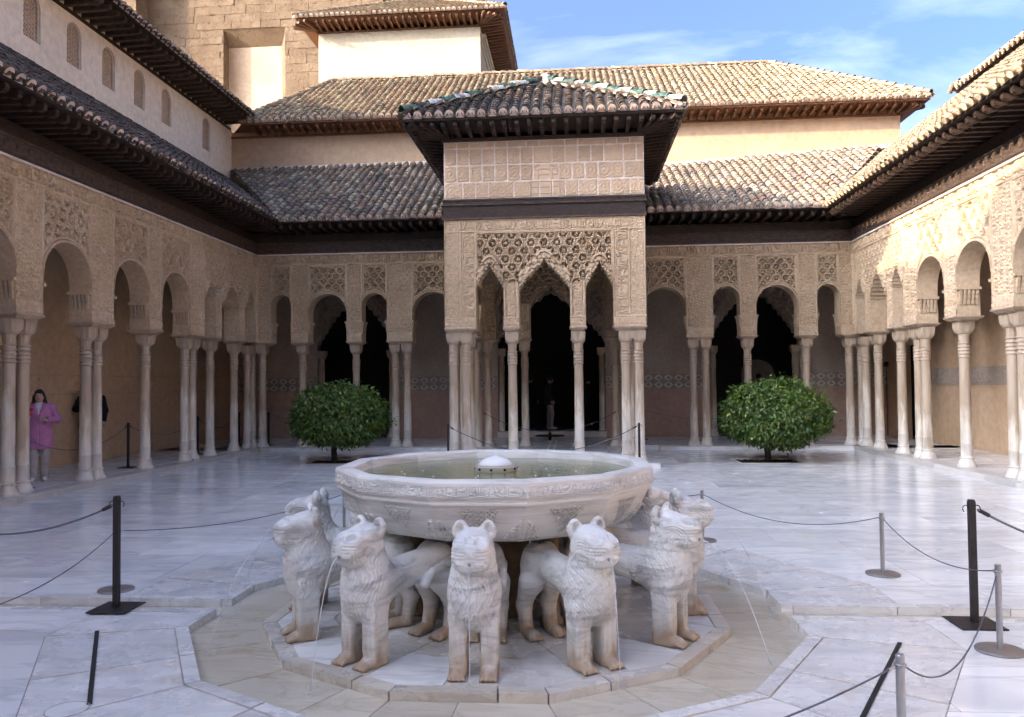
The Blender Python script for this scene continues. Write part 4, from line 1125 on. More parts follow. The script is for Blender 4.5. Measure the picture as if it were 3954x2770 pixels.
# ------------------------------------------------------------------ pavilion
PYC = PY0 + 2.10; PY1 = YB
def pavilion():
    w = thing('pavilion', (PXC, PYC, 0), 'square carved pavilion on slender columns with a low tiled pyramid roof', 'pavilion')
    c = PXC
    PIERS = [(PX0, -2.04, 2.905), (-1.46, -1.13, 2.905), (-0.07, 0.26, 2.905), (0.84, PX1, 2.905)]
    OPS = [opn(-2.04, -1.46, 'muq', 4.20, 3.74, fringe=.17, steps=6), opn(-1.13, -0.07, 'muq', 4.28, 3.72, fringe=.20, steps=8), opn(0.26, 0.84, 'muq', 4.20, 3.74, fringe=.17, steps=6)]
    def hf(U, W, D, A, op=None):
        H = np.zeros_like(U)
        inn = (U > -2.04) & (U < 0.84)
        # corner pilasters: two carved strips each
        for a, b in ((PX0, -2.36), (-2.36, -2.04), (0.84, 1.17), (1.17, PX1)):
            m = (U >= a) & (U <= b); e = np.minimum(U[m] - a, b - U[m])
            h = -0.012 + 0.018 * h_arab(U[m], W[m], 0.115)
            if a in (-2.36, 0.84): h = -0.012 + 0.022 * h_script(W[m], U[m], a + .05, b - .05, .62, a > 0, .013)
            H[m] = np.where(e < .02, .012, np.where(e < .035, -.012, h))
        m = (W > 4.95) & (W < 5.17) & (U > -2.36) & (U < 1.17)
        H[m] = -0.012 + 0.022 * h_script(U[m], W[m], 4.975, 5.15, .72)
        H[np.abs(W - 4.945) < .012] = .014
        low = (W < 4.933) & inn
        post = low & (D is None) & (W < 3.86)
        net = low & ~post
        e = np.minimum(np.minimum(U + 2.04, 0.84 - U), 4.933 - W)
        # ogival net with rosettes
        h = h_cells(U - c, W - .02, .27, .34)
        h = np.where(e < .03, .012, np.where(e < .05, -.012, h))
        H = np.where(net, h, H)
        if post is not False and np.any(post):
            for a, b in ((-1.46, -1.13), (-.07, .26)):
                m = post & (U >= a) & (U <= b); ee = np.minimum(U[m] - a, b - U[m])
                H[m] = np.where(ee < .055, .020 * np.cos((ee - .028) / .028 * 1.4), np.where(ee < .075, -.02, -.014 + .022 * h_arab(U[m], W[m], .11)))
        foot = W < 3.13
        if D is None:
            for a, b in ((PX0, -2.04), (-1.46, -1.13), (-.07, .26), (.84, PX1)):
                m = foot & (U >= a) & (U <= b)
                H[m] = 0.026 + 0.012 * h_script(U[m], W[m], 2.95, 3.08, .33, False, .010)
            H[foot & (np.abs(W - 3.12) < .014)] = .036; H[foot & (W < 2.925)] = .036
        else:
            fw = op['fringe']; m = low & (D < fw) & (W > op['zs'] - .02)
            k = np.floor(D[m] / (fw / 3)); xx = np.abs(np.cos(math.pi * (A[m] / .083 + .5 * k))); fr = D[m] / (fw / 3) - k
            H[m] = .072 - .024 * k - .050 * (1 - xx) - .024 * fr
        return H
    for nm, tf, ps, full in (
        ('front_wall', lambda u, n, z: np.stack([u, PY0 - n, z], -1), None, True),
        ('left_wall', lambda u, n, z: np.stack([PX0 - n, PYC + (u - c), z], -1), None, False),
        ('right_wall', lambda u, n, z: np.stack([PX1 + n, PYC + (u - c), z], -1), None, False),
        ('rear_wall', lambda u, n, z: np.stack([u, YB - n, z], -1), None, True)):
        res = .0145 if nm == 'front_wall' else (.025 if nm == 'rear_wall' else .04)
        carved_wall(nm, w, tf, False, PX0, PX1, 5.20, PIERS, OPS, hf, M['stucco'], .34, res)
        if nm in ('left_wall', 'right_wall'):   # carved inner face, seen through the front arches
            sg = 1 if nm == 'left_wall' else -1; X0 = PX0 if sg > 0 else PX1
            carved_wall('inner_face', w, lambda u, n, z: np.stack([X0 + sg * (.345 + n), PYC + (u - c), z], -1), False, PX0, PX1, 5.20, PIERS, OPS, hf, M['stucco'], .01, .03)
        if nm == 'left_wall' or nm == 'right_wall': PP = PIERS[1:3]
        else: PP = PIERS
        for a, b, z in PP: impost(w, tf, a, b, .34, n0=.045)
    # columns: clusters of three at each corner, singles between
    i = .17
    for x, y in ((PX0 + .155, PY0 + i), (PX0 + .425, PY0 + i), (PX0 + .155, PY0 + i + .27), (PX1 - .155, PY0 + i), (PX1 - .425, PY0 + i), (PX1 - .155, PY0 + i + .27),
                 (-1.295, PY0 + i), (.095, PY0 + i), (PX0 + .155, YB + i), (PX0 + .425, YB + i), (PX0 + .155, YB - i + .07), (PX1 - .155, YB + i), (PX1 - .425, YB + i), (PX1 - .155, YB - i + .07), (-1.295, YB + i), (.095, YB + i),
                 (PX0 + .17, PYC - .70), (PX0 + .17, PYC + .70), (PX1 - .17, PYC - .70), (PX1 - .17, PYC + .70)): column(w, x, y)
    # beams
    for z0, z1, p, mt in ((5.205, 5.24, .035, 'wood_carved'), (5.24, 5.50, .018, 'wood'), (5.50, 5.53, .05, 'wood_carved'), (5.53, 5.60, .028, 'wood'), (5.60, 5.635, .045, 'wood_carved')):
        q = MB(); q.box(PX0 - p, PX1 + p, PY0 - p, PY1 + .3, z0, z1); q.obj('beam', M[mt], w)
    # upper wall of pressed plaster plates laid in courses, with a blind arch motif
    q = MB(); q.box(PX0, PX1, PY0 - .004, PY0 + .02, 5.636, 6.86); q.obj('joint_mortar', M['mortar_pale'], w)
    zc = [5.642, 5.998, 6.355, 6.713, 6.856]
    for r_, (z0, z1) in enumerate(zip(zc[:-1], zc[1:])):
        xx = PX0 + .004
        while xx < PX1 - .02:
            x2 = xx + random.choice((.27, .27, .27, .54, .40)); x2 = PX1 - .004 if x2 > PX1 - .14 else x2
            nu, nv = max(6, int((x2 - xx) / .018)), max(5, int((z1 - z0) / .018))
            U, W = np.meshgrid(np.linspace(xx + .005, x2 - .005, nu), np.linspace(z0 + .005, z1 - .005, nv), indexing='ij')
            e = np.minimum(np.minimum(U - xx, x2 - U), np.minimum(W - z0, z1 - W))
            rr = np.abs(np.mod(U - PX0, .27) - .135) + 1j * np.abs(np.mod(W - 5.642, .357) - .178); rad = np.abs(rr); th = np.angle(rr)
            H = .008 + .010 * ((np.abs(rad - .085) < .016) | (np.abs(rad - .15) < .014) | (rad < .030) | ((rad < .15) & (np.cos(8 * th) > .75) & (rad > .1))) + .004 * (h_arab(U, W, .07) > .6)
            x = (U + .565); y = W - 5.66
            ins = (np.abs(x) < .34) & (y > -.1) & ((y < .40) | (x ** 2 + (y - .4) ** 2 < .34 ** 2)); dm = np.where(y < .40, np.abs(np.abs(x) - .31), np.abs(np.sqrt(x ** 2 + (y - .40) ** 2) - .31))
            H = np.where(ins, np.where(dm < .02, .024, .006 + .012 * (np.minimum(np.abs(np.mod(y, .13) - .065), np.abs(np.abs(x) - .14)) < .012)), H)
            H = np.where(e < .008, -.010, H) - .003 * random.random()
            put('plate', mesh_np('plate', np.stack([U, PY0 - .004 - H, W], -1).reshape(-1, 3), grid_faces(nu, nv), M['plate']), w)
            xx = x2
    q = MB(); q.box(PX0, PX1, PY0 + .02, PY1 + .3, 5.636, 6.86); q.obj('upper_core', M['stucco_plain'], w)
    q = MB(); q.box(PX0 + .34, PX1 - .34, PY0 + .34, YB, 5.15, 5.19); q.obj('ceiling', M['wood'], w)
    # eaves
    q = MB(); q.box(PX0 - .05, PX1 + .05, PY0 - .05, PY1 + .2, 6.862, 6.93); q.obj('wall_plate', M['wood'], w)
    hx = 2.10 + .74; ye, yb = PYC - hx, PYC + hx
    us = np.linspace(-hx + .08, hx - .08, 23)
    for u in us:   # front and side rafters, the outer ones fanned towards the corner
        for sd in range(3):
            base = max(-2.05, min(2.05, u)); d = Vector((u - base, -(hx - 2.10), 0)); ang = math.atan2(d.x, -d.y)
            k = d.length / .74
            if sd == 0: Mx = Matrix.Translation((c + base, PY0 - .02, 6.93)) @ Matrix.Rotation(math.pi + ang, 4, 'Z')
            elif sd == 1: Mx = Matrix.Translation((PX0 + .02, PYC + base, 6.93)) @ Matrix.Rotation(math.pi / 2 - ang, 4, 'Z')
            else: Mx = Matrix.Translation((PX1 - .02, PYC + base, 6.93)) @ Matrix.Rotation(-math.pi / 2 + ang, 4, 'Z')
            put('rafter', RAF_PAV, w, Mx @ Matrix.Rotation(.11, 4, 'X') @ Matrix.Diagonal((1, k, 1, 1)))
    o = .70
    q = MB(); zi, zo = 7.03, 7.135
    a0 = [(PX0 - .0, PY0, zi), (PX1, PY0, zi), (PX1, PY1 + .5, zi), (PX0, PY1 + .5, zi)]; a1 = [(PX0 - o, PY0 - o, zo), (PX1 + o, PY0 - o, zo), (PX1 + o, PY1 + o, zo), (PX0 - o, PY1 + o, zo)]
    q.add(a0 + a1, [(0, 1, 5, 4), (1, 2, 6, 5), (3, 0, 4, 7)]); q.obj('soffit_board', M['wood'], w)
    q = MB(); q.box(PX0 - o - .02, PX1 + o + .02, PY0 - o - .02, PY0 - o + .02, 7.10, 7.175); q.box(PX0 - o - .02, PX0 - o + .02, PY0 - o + .02, PY1 + o, 7.10, 7.175); q.box(PX1 + o - .02, PX1 + o + .02, PY0 - o + .02, PY1 + o, 7.10, 7.175); q.obj('eave_board', M['wood'], w)
    zE, zA = 7.185, 8.84
    mats = [M['tile_dark']]
    def tr(s): return (0.0, max(0.0, 1 - abs(s) / hx) * .985)
    sl = list(np.linspace(-hx + .11, hx - .11, 26))
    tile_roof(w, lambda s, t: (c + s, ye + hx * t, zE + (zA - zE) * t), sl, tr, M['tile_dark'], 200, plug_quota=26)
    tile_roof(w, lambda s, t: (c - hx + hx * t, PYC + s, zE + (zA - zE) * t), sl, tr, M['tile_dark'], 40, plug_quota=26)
    tile_roof(w, lambda s, t: (c + hx - hx * t, PYC - s, zE + (zA - zE) * t), sl, tr, M['tile_mid'], 40, plug_quota=26)
    tile_roof(w, lambda s, t: (c - s, yb - hx * t, zE + (zA - zE) * t), sl, tr, M['tile_mid'], 1, plugs=False)
    gm = [M['glaze_white'], M['glaze_green']]
    A = (c, PYC, zA + .02)
    for sx, sy2 in ((-1, -1), (1, -1), (1, 1), (-1, 1)):
        tile_line(w, (c + sx * hx, PYC + sy2 * hx, zE + .02), A, gm if sx > 0 else [M['glaze_green'], M['tile_dark'], M['glaze_white'], M['glaze_green'], M['glaze_white']], 'ridge_tile', 1.35, .34, .065)
    q = MB(); q.lathe([(.30, zA - .12), (.22, zA + .06), (.16, zA + .16), (.05, zA + .24), (.02, zA + .25)], 14, c, PYC); o_ = q.obj('finial', M['mortar'], w, None, True)
    # little water jet dish and channel in the pavilion floor
    return w
pavilion()

# ------------------------------------------------------------------ hall behind the far gallery
def hall():
    w = thing('hall_building', (-0.4, 26, 0), 'cream rendered hall with a long hipped tile roof behind the far gallery', 'building')
    x0, x1 = GX_L, 9.84
    b = MB(); b.box(x0, x1, GY, GY + .35, 5.4, 9.86); b.obj('wall', M['hallwall'], w)
    b = MB(); b.box(x1 - .35, x1, GY + .35, 31.0, 0, 9.86); b.box(x0, x0 + .35, GY + .35, 31.0, 0, 9.86); b.obj('side_wall', M['hallwall'], w)
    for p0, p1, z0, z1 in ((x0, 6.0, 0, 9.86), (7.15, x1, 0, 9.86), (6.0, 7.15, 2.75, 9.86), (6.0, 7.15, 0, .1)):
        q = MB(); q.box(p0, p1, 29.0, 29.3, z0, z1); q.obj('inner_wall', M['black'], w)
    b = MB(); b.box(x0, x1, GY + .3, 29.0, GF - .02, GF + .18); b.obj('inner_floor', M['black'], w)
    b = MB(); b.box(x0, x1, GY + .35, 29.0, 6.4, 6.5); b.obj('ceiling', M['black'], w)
    # iron rings on the wall
    rafters(w, RAF_RED, lambda u: (u, GY, 9.72), frange(x0 + .95, x1 + .2, .255), math.pi, .05)
    q = MB(); q.box(x0, x1, GY - .035, GY + .02, 9.66, 9.725); q.obj('wall_plate', M['wood_red'], w)
    for u in (0, .25, .5):   # corner rafters
        put('rafter', RAF_RED, w, Matrix.Translation((x1, GY + .1, 9.72)) @ Matrix.Rotation(math.pi + .35 + u, 4, 'Z') @ Matrix.Diagonal((1, 1.2, 1, 1)))
    ye = GY - .74; xe0, xe1 = -10.25, 10.42
    quadmesh('soffit_board', [(xe0, ye + .05, 9.875), (xe1, ye + .05, 9.875), (xe1 - .5, GY + .1, 9.85), (xe0 - .6, GY + .1, 9.85)], M['wood_red'], w)
    quadmesh('soffit_board', [(xe1, ye + .05, 9.873), (xe1, 30.5, 9.873), (x1 - .1, 30.5, 9.852), (x1 - .1, GY, 9.852)], M['wood_red'], w)
    q = MB(); q.box(xe0, xe1, ye + .03, ye + .06, 9.862, 9.93); q.obj('eave_board', M['wood_red'], w)
    zE, zR, yR = 9.955, 12.82, 28.0; rl, rr = -8.62, 6.95
    def pos(s, t): return (s, ye + (yR - ye) * t, zE + (zR - zE) * t)
    def tr(s):
        if s < rl: return (0.0, max(0.02, (s - xe0 + .05) / (rl - xe0 + .05)))
        if s > rr: return (0.0, max(0.02, (xe1 - s + .05) / (xe1 - rr + .05)))
        return (0.0, 1.0)
    tile_roof(w, pos, frange(xe0 + .1, xe1, .218), tr, M['tile'], 290, plug_quota=110)
    tile_line(w, (rl, yR, zR), (rr, yR, zR), [M['tile']], 'ridge_tile'); tile_line(w, (xe1, ye, zE), (rr, yR, zR), [M['tile']], 'hip_tile'); tile_line(w, (xe0, ye, zE), (rl, yR, zR), [M['tile']], 'hip_tile')
    b = MB(); b.add([(rl, yR, zR), (rr, yR, zR), (rr + 3.4, 32.5, zE), (rl - 1.7, 32.5, zE)], [(0, 1, 2, 3)]); b.add([(xe1, ye, zE - .01), (rr, yR, zR - .01), (xe1, 32.5, zE - .01)], [(0, 1, 2)]); b.add([(xe0, ye, zE - .01), (rl, yR, zR - .01), (xe0, 32.5, zE - .01)], [(0, 1, 2)])
    b.obj('rear_roof', M['tile'], w)
    # pale terrace wall seen through the far doorway
    t = thing('garden_wall', (6.5, 31.7, 0), 'pale lit wall seen through the small arched doorway of the dark hall', 'wall')
    b = MB(); b.box(4.0, 9.4, 31.6, 31.9, 0, 3.4); b.obj('wall', M['towerwall'], t)
    # arched head for the doorway
    q = MB(); k = 16; V = []
    for y in (28.98, 29.32):
        for i in range(k + 1): V.append((6.575 - .575 * math.cos(math.pi * i / k), y, 2.1 + .42 * math.sin(math.pi * i / k)))
        for i in range(k + 1): V.append((6.0 + 1.15 * i / k, y, 2.76))
    m = k + 1; F = []
    for i in range(k): F += [(i, i + 1, m + i + 1, m + i), (2 * m + i, 3 * m + i, 3 * m + i + 1, 2 * m + i + 1), (i, 2 * m + i, 2 * m + i + 1, i + 1)]
    q.add(V, F); q.obj('doorway_arch', M['black'], w)
hall()

# ------------------------------------------------------------------ white tower and stone palace behind
def tower():
    w = thing('white_tower', (-7.3, 37, 0), 'white rendered tower block with overhanging tile roof above the hall', 'building')
    x0, x1, y0, y1, zt = -10.85, -3.81, 33.0, 42.5, 16.95
    b = MB(); b.box(x0, x1, y0, y1, 5, zt); b.obj('wall', M['towerwall'], w)
    for d, z0, z1 in ((.06, 16.2, 16.45), (.12, 16.45, 16.62), (.20, 16.62, 16.80)):   # cove cornice on the right flank
        b = MB(); b.box(x1 + .002, x1 + d, y0 + .35, y1, z0, z1 - .002); b.obj('cornice', M['towerwall'], w)
    q = MB(); q.box(x0 - .03, x1 + .03, y0 - .04, y1, 16.952, 17.03); q.obj('wall_plate', M['wood_red'], w)
    rafters(w, rafter_mesh('rafter', .78, M['wood_red'], .09, .13, False), lambda u: (u, y0, 17.03), frange(x0 + .15, x1, .285), math.pi, .10)
    rm = rafter_mesh('rafter', .95, M['wood_red'], .09, .13, False)
    rafters(w, rm, lambda u: (x1, u, 17.03), frange(y0 + .2, y1, .30), -math.pi / 2, .10)
    for a in (.25, .5, .75, 1.0, 1.25): put('rafter', rm, w, Matrix.Translation((x1, y0, 17.03)) @ Matrix.Rotation(math.pi + a, 4, 'Z') @ Matrix.Diagonal((1, 1.15, 1, 1)))
    for a in (.3, .6, .9, 1.2): put('rafter', rm, w, Matrix.Translation((x0, y0, 17.03)) @ Matrix.Rotation(math.pi - a, 4, 'Z') @ Matrix.Diagonal((1, 1.1, 1, 1)))
    xa, xb, ya, yb = x0 - .80, x1 + 1.15, y0 - .88, y1 + 1
    q = MB(); q.add([(x0, y0, 17.20), (x1, y0, 17.20), (x1, y1, 17.20), (x0, y1, 17.20), (xa + .05, ya + .05, 17.27), (xb - .05, ya + .05, 17.27), (xb - .05, yb, 17.27), (xa + .05, yb, 17.27)], [(0, 1, 5, 4), (1, 2, 6, 5), (3, 0, 4, 7)]); q.obj('soffit_board', M['wood_red'], w)
    zE, zA = 17.34, 20.6; cx, cyy = .5 * (xa + xb), .5 * (ya + yb); hx, hy = .5 * (xb - xa), .5 * (yb - ya)
    tile_roof(w, lambda s, t: (s, ya + hy * t, zE + (zA - zE) * t), frange(xa + .1, xb, .225), lambda s: (0.0, max(.03, min(1, (hx - abs(s - cx)) / hx))), M['tile'], 160, plug_quota=60)
    tile_roof(w, lambda s, t: (xb - hx * t, s, zE + (zA - zE) * t), frange(ya + .1, yb, .225), lambda s: (0.0, max(.03, min(1, (hy - abs(s - cyy)) / hy))), M['tile'], 60, plug_quota=60)
    b = MB(); b.add([(xa, ya, zE), (xa, yb, zE), (cx, cyy, zA)], [(0, 1, 2)]); b.add([(xb, yb, zE), (xa, yb, zE), (cx, cyy, zA)], [(0, 1, 2)]); b.obj('rear_roof', M['tile'], w)
    tile_line(w, (xa, ya, zE), (cx, cyy, zA), [M['tile']], 'hip_tile'); tile_line(w, (xb, ya, zE), (cx, cyy, zA), [M['tile']], 'hip_tile')
tower()

def palace():
    w = thing('stone_palace', (-22, 43, 0), 'massive tawny stone building with a square blind recess behind the roofs', 'building')
    Y = 40.0
    b = MB(); b.box(-45, -5, Y + .7, Y + 6, 0, 27); b.obj('core', M['stone'], w)
    # plain rendered back of the recess
    nx0, nx1, nz1 = -18.29, -14.95, 20.66
    b = MB(); b.box(nx0 - .1, nx1 + .1, Y + .62, Y + .70, 10, nz1); b.obj('recess_back', m_plaster('recess_plaster', (0.46, 0.32, 0.195), (0.49, 0.36, 0.235), (0.40, 0.27, 0.17), .2), w)
    q = MB(); q.add([(nx0, Y, nz1), (nx1, Y, nz1), (nx1 - .40, Y + .62, nz1 - .75), (nx0, Y + .62, nz1 - .75)], [(0, 1, 2, 3)]); q.add([(nx1, Y, nz1), (nx1, Y, 10), (nx1 - .40, Y + .62, 10), (nx1 - .40, Y + .62, nz1 - .75)], [(0, 1, 2, 3)]); q.obj('splayed_reveal', M['stone'], w)
    blocks = []
    z = 14.6; row = 0
    while z < 25.5:
        h = random.choice((.34, .40, .46))
        if z < nz1 - .02 < z + h: h = nz1 - z
        x = -30.0 + random.uniform(0, .8)
        while x < -10.0:
            L = random.uniform(.45, 1.25); a, b2 = x, min(x + L, -9.6)
            segs = [(a, b2)]
            if z < nz1 - .02:
                segs = []
                if a < nx0: segs.append((a, min(b2, nx0)))
                if b2 > nx1: segs.append((max(a, nx1), b2))
            zt = z + h
            for s0, s1 in segs:
                if s1 - s0 < .06: continue
                zz = zt
                blocks.append((s0, s1, z, zz))
            x += L
        z += h
    def key(bk):
        q = px_of(((bk[0] + bk[1]) / 2, Y, (bk[2] + bk[3]) / 2)); return 0 if q and -60 < q[0] < 1300 and -60 < q[1] < 480 else 1
    blocks.sort(key=key)
    lim = 300; far = MB()
    for i, (a, b2, z0, z1) in enumerate(blocks):
        if z0 < nz1 < z1 and b2 > nx0 and a < nx1: z1 = z1
        d = random.uniform(0, .05); g = random.uniform(.002, .009)
        q = far if i >= lim or key(blocks[i]) else MB()
        pts = [(a + g, b2 - g, z0 + g, z1 - g)]
        q.box(a + g, b2 - g, Y - d, Y + .7, z0 + g, z1 - g)
        if q is not far: q.obj('stone_block', M['stone'], w)
    if far.V: tag(far.obj('stone_blocks_far', M['stone'], w), kind='stuff')
    # projecting sunlit buttress at the left
    b = MB(); b.box(-34, -22.46, Y - 1.2, Y - .05, 0, 27); b.obj('buttress', M['stone'], w)
palace()
# ------------------------------------------------------------------ floors, channels
FX, FY = -0.62, 6.17            # fountain centre
def ngon(r, n=12, rot=math.pi / 12, cx=FX, cyy=FY): return [(cx + r * math.cos(TAU * k / n + rot), cyy + r * math.sin(TAU * k / n + rot)) for k in range(n)]
def clip(poly, nx, ny, c):
    out = []
    for i in range(len(poly)):
        p, q = poly[i], poly[(i + 1) % len(poly)]; dp, dq = nx * p[0] + ny * p[1] - c, nx * q[0] + ny * q[1] - c
        if dp <= 0: out.append(p)
        if (dp < 0 < dq) or (dq < 0 < dp): t = dp / (dp - dq); out.append((p[0] + t * (q[0] - p[0]), p[1] + t * (q[1] - p[1])))
    return out
def area(p): return .5 * abs(sum(p[i][0] * p[(i + 1) % len(p)][1] - p[(i + 1) % len(p)][0] * p[i][1] for i in range(len(p))))
def subtract(polys, conv):
    out = []
    n = len(conv); es = []
    for i in range(n):
        (x0, y0), (x1, y1) = conv[i], conv[(i + 1) % n]; nx, ny = y1 - y0, x0 - x1; L = math.hypot(nx, ny); nx, ny = nx / L, ny / L
        es.append((nx, ny, nx * x0 + ny * y0))
    for p in polys:
        rest = p
        for nx, ny, c in es:
            o = clip(rest, -nx, -ny, -c)
            if len(o) > 2 and area(o) > 1e-4: out.append(o)
            rest = clip(rest, nx, ny, c)
            if len(rest) < 3: break
    return out
def rectp(x0, x1, y0, y1): return [(x0, y0), (x1, y0), (x1, y1), (x0, y1)]
def grow(poly, d):
    cx = sum(p[0] for p in poly) / len(poly); cyy = sum(p[1] for p in poly) / len(poly)
    return [(cx + (x - cx) * (1 + d / math.hypot(x - cx, y - cyy)), cyy + (y - cyy) * (1 + d / math.hypot(x - cx, y - cyy))) for x, y in poly]

ground = put('ground', mesh_np('ground', [(-200, -200, -.10), (200, -200, -.10), (200, 200, -.10), (-200, 200, -.10)], [(0, 1, 2, 3)], M['grout'])); tag(ground, kind='structure')
bedp = bpy.data.objects.new('channel_slabs', None); COL.objects.link(bedp); setpar(bedp, None, Matrix.Translation((FX, FY, -.06))); tag(bedp, kind='structure')
channel_bed = MB().box(FX - 2.6, FX + 2.6, FY - 2.6, FY + 2.6, -.09, -.062).box(-8.39, FX - 2.6, FY - .2, FY + .2, -.09, -.062).box(FX + 2.6, 6.99, FY - .2, FY + .2, -.09, -.062)
tag(channel_bed.obj('channel_bed', M['wet']), kind='structure')
court = bpy.data.objects.new('court_floor', None); COL.objects.link(court); setpar(court, None, Matrix.Translation((-.7, 10, 0))); tag(court, kind='structure')

CH = .135
chan = rectp(-9, 8, FY - CH, FY + CH)
RO = 3.22
outer = ngon(RO)
PITS = [(-5.45, 17.75, .62), (4.16, 17.72, .63)]
holes = [rectp(x - r, x + r, y - r * .85, y + r * .85) for x, y, r in PITS]
def slab_obj(polys, name, mat, z0=-.06, z1=0.0, parent=court):
    b = MB()
    for p in polys: b.prism(p, z0, z1)
    return b.obj(name, mat, parent)
rows = [2.30, 3.35, 4.36, 5.47, FY - CH, FY + CH, 6.96, 7.95, 8.87, 9.62, 10.45, 11.5, 12.4, 13.25, 14.2, 15.2, 16.25, 17.2, 18.4, 19.5, 20.515]
grout_polys = []
g = .0035
random.seed(5)
for y0, y1 in zip(rows[:-1], rows[1:]):
    if abs(y0 - (FY - CH)) < 1e-6: continue
    x = -8.395; k = 0
    cuts = [x]
    while cuts[-1] < 6.99: cuts.append(min(6.99, cuts[-1] + random.uniform(1.0, 2.3)))
    if cuts[-1] - cuts[-2] < .5: cuts.pop(-2)
    for a, b in zip(cuts[:-1], cuts[1:]):
        dz = random.uniform(-.0012, 0)
        raw = subtract([rectp(a, b, y0, y1)], outer) if y0 < FY + RO and y1 > FY - RO else [rectp(a, b, y0, y1)]
        sl = [rectp(a + g, b - g, y0 + g, y1 - g)]
        if y0 < FY + RO and y1 > FY - RO: sl = subtract(sl, grow(outer, g))
        for h in holes:
            if y0 < h[2][1] and y1 > h[0][1]: raw = subtract(raw, h); sl = subtract(sl, grow(h, .03))
        if sl: slab_obj(sl, 'floor_slab', M['floor'], -.06, dz); grout_polys += raw
# near strip under the viewer
slab_obj([rectp(-8.395, 6.99, -8, 2.296)], 'floor_apron', M['floor'], -.06, 0)
# slabs radiating round the fountain channel, in two rings per side
RK, RI = 2.36, 2.27
def ring_poly(k, r0, r1, a0=0.0, a1=1.0):
    p = ngon(r0), ngon(r1)
    def lp(q, t): A, B = q[k], q[(k + 1) % 12]; return (A[0] + (B[0] - A[0]) * t, A[1] + (B[1] - A[1]) * t)
    return [lp(p[0], a0), lp(p[1], a0), lp(p[1], a1), lp(p[0], a1)][::-1]
def ccw(p):
    s = sum(p[i][0] * p[(i + 1) % len(p)][1] - p[(i + 1) % len(p)][0] * p[i][1] for i in range(len(p))); return p if s > 0 else p[::-1]
for k in range(12):
    cut = random.uniform(.35, .65); gg = .007
    for a0, a1 in ((0, cut), (cut, 1)):
        p = ccw(ring_poly(k, RK + .008, RO - .004, a0 + gg, a1 - gg)); ps = subtract([p], rectp(-9, 8, FY - CH - .09, FY + CH + .09))
        if ps: slab_obj(ps, 'radial_slab', M['floor_old'], -.06, random.uniform(-.002, .001))
        grout_polys += subtract([ccw(ring_poly(k, RK, RO, a0, a1))], chan)
        p = ccw(ring_poly(k, RI, RK, a0 + gg, a1 - gg)); ps = subtract([p], chan)
        if ps: slab_obj(ps, 'kerb_stone', M['floor_old'], -.06, .006)
for k in range(12):
    cut = random.uniform(.3, .7)
    for a0, a1 in ((0, cut), (cut, 1)): MB().prism(ccw(ring_poly(k, 1.70, RI + .02, a0 + .005, a1 - .005)), -.064, -.054 + random.uniform(-.002, .002)).obj('channel_slab', M['wet'], bedp)
# kerbs lining the straight channels
for s in (-1, 1):
    for a, b in zip(np.arange(2.28, 8.0, .78)[:-1], np.arange(2.28, 8.0, .78)[1:]):
        x0, x1 = sorted((FX + s * a, FX + s * b)); x0 = max(x0, -8.39); x1 = min(x1, 6.985)
        if x1 - x0 < .1: continue
        for y0, y1 in ((FY - CH - .085, FY - CH), (FY + CH, FY + CH + .085)):
            if a < RO + .2: slab_obj([rectp(x0 + .004, x1 - .004, y0, y1)], 'kerb_stone', M['floor_old'], -.06, .005)
gm = MB()
for p in grout_polys:
    gm.add([(x, y, -.006) for x, y in p], [tuple(range(len(p)))])
tag(gm.obj('joint_mortar', M['grout'], court))
# drain slots and a small inspection cover
for i, (p, q) in enumerate((((-3.428, 5.46), (-2.675, 4.195)), ((2.126, 5.466), (1.0, 3.42)))):
    d = Vector((q[0] - p[0], q[1] - p[1], 0)); n = Vector((-d.y, d.x, 0)).normalized() * .014
    s = MB().add([(p[0] - n.x, p[1] - n.y, .004), (q[0] - n.x, q[1] - n.y, .004), (q[0] + n.x, q[1] + n.y, .004), (p[0] + n.x, p[1] + n.y, .004)], [(0, 1, 2, 3)])
    s.obj('drain_slot', M['slot'], court)
cv = MB().lathe([(.105, .0), (.105, .003)], 28, -2.76, 4.13); cv.obj('inspection_cover', M['floor'], court)
rg = MB(); rg.tube([(-2.76 + .108 * math.cos(a), 4.13 + .108 * math.sin(a), .002) for a in np.linspace(0, TAU, 40)], .003, 4); rg.obj('cover_joint', M['grout'], court)

# gallery floors with stone steps
gal = bpy.data.objects.new('gallery_floor', None); COL.objects.link(gal); setpar(gal, None, Matrix.Translation((-.7, 22, 0))); tag(gal, kind='structure')
E_ = .108
def gslab(x0, x1, y0, y1, z1=GF, mat='floor', name='floor_slab'): MB().box(x0 + .003, x1 - .003, y0 + .003, y1 - .003, -.05, z1, .004).obj(name, M[mat], gal)
for a, b in zip(frange(-8, 20.6, .95), frange(-7.05, 21.5, .95)):
    if b < 7: continue
    b = min(b, YB - E_)
    for s, X, GX in ((1, XL, GX_L), (-1, XR, GX_R)):
        e0 = X + s * E_
        xs = sorted((e0 - s * .015, e0 - s * .40)); gslab(xs[0], xs[1], a, b, GF + random.uniform(-.002, .001), 'step', 'step_tread')
        xs = sorted((e0, e0 - s * .014)); off = .35; MB().box(xs[0], xs[1], a + off + .003, min(b + off, YB - E_) - .003, -.05, GF - .012).obj('step_riser', M['step'], gal)
        m = (e0 - s * .40 + GX) / 2
        xs = sorted((e0 - s * .40, m)); gslab(xs[0], xs[1], a + .3, b + .3)
        xs = sorted((m, GX)); gslab(xs[0], xs[1], a, b)
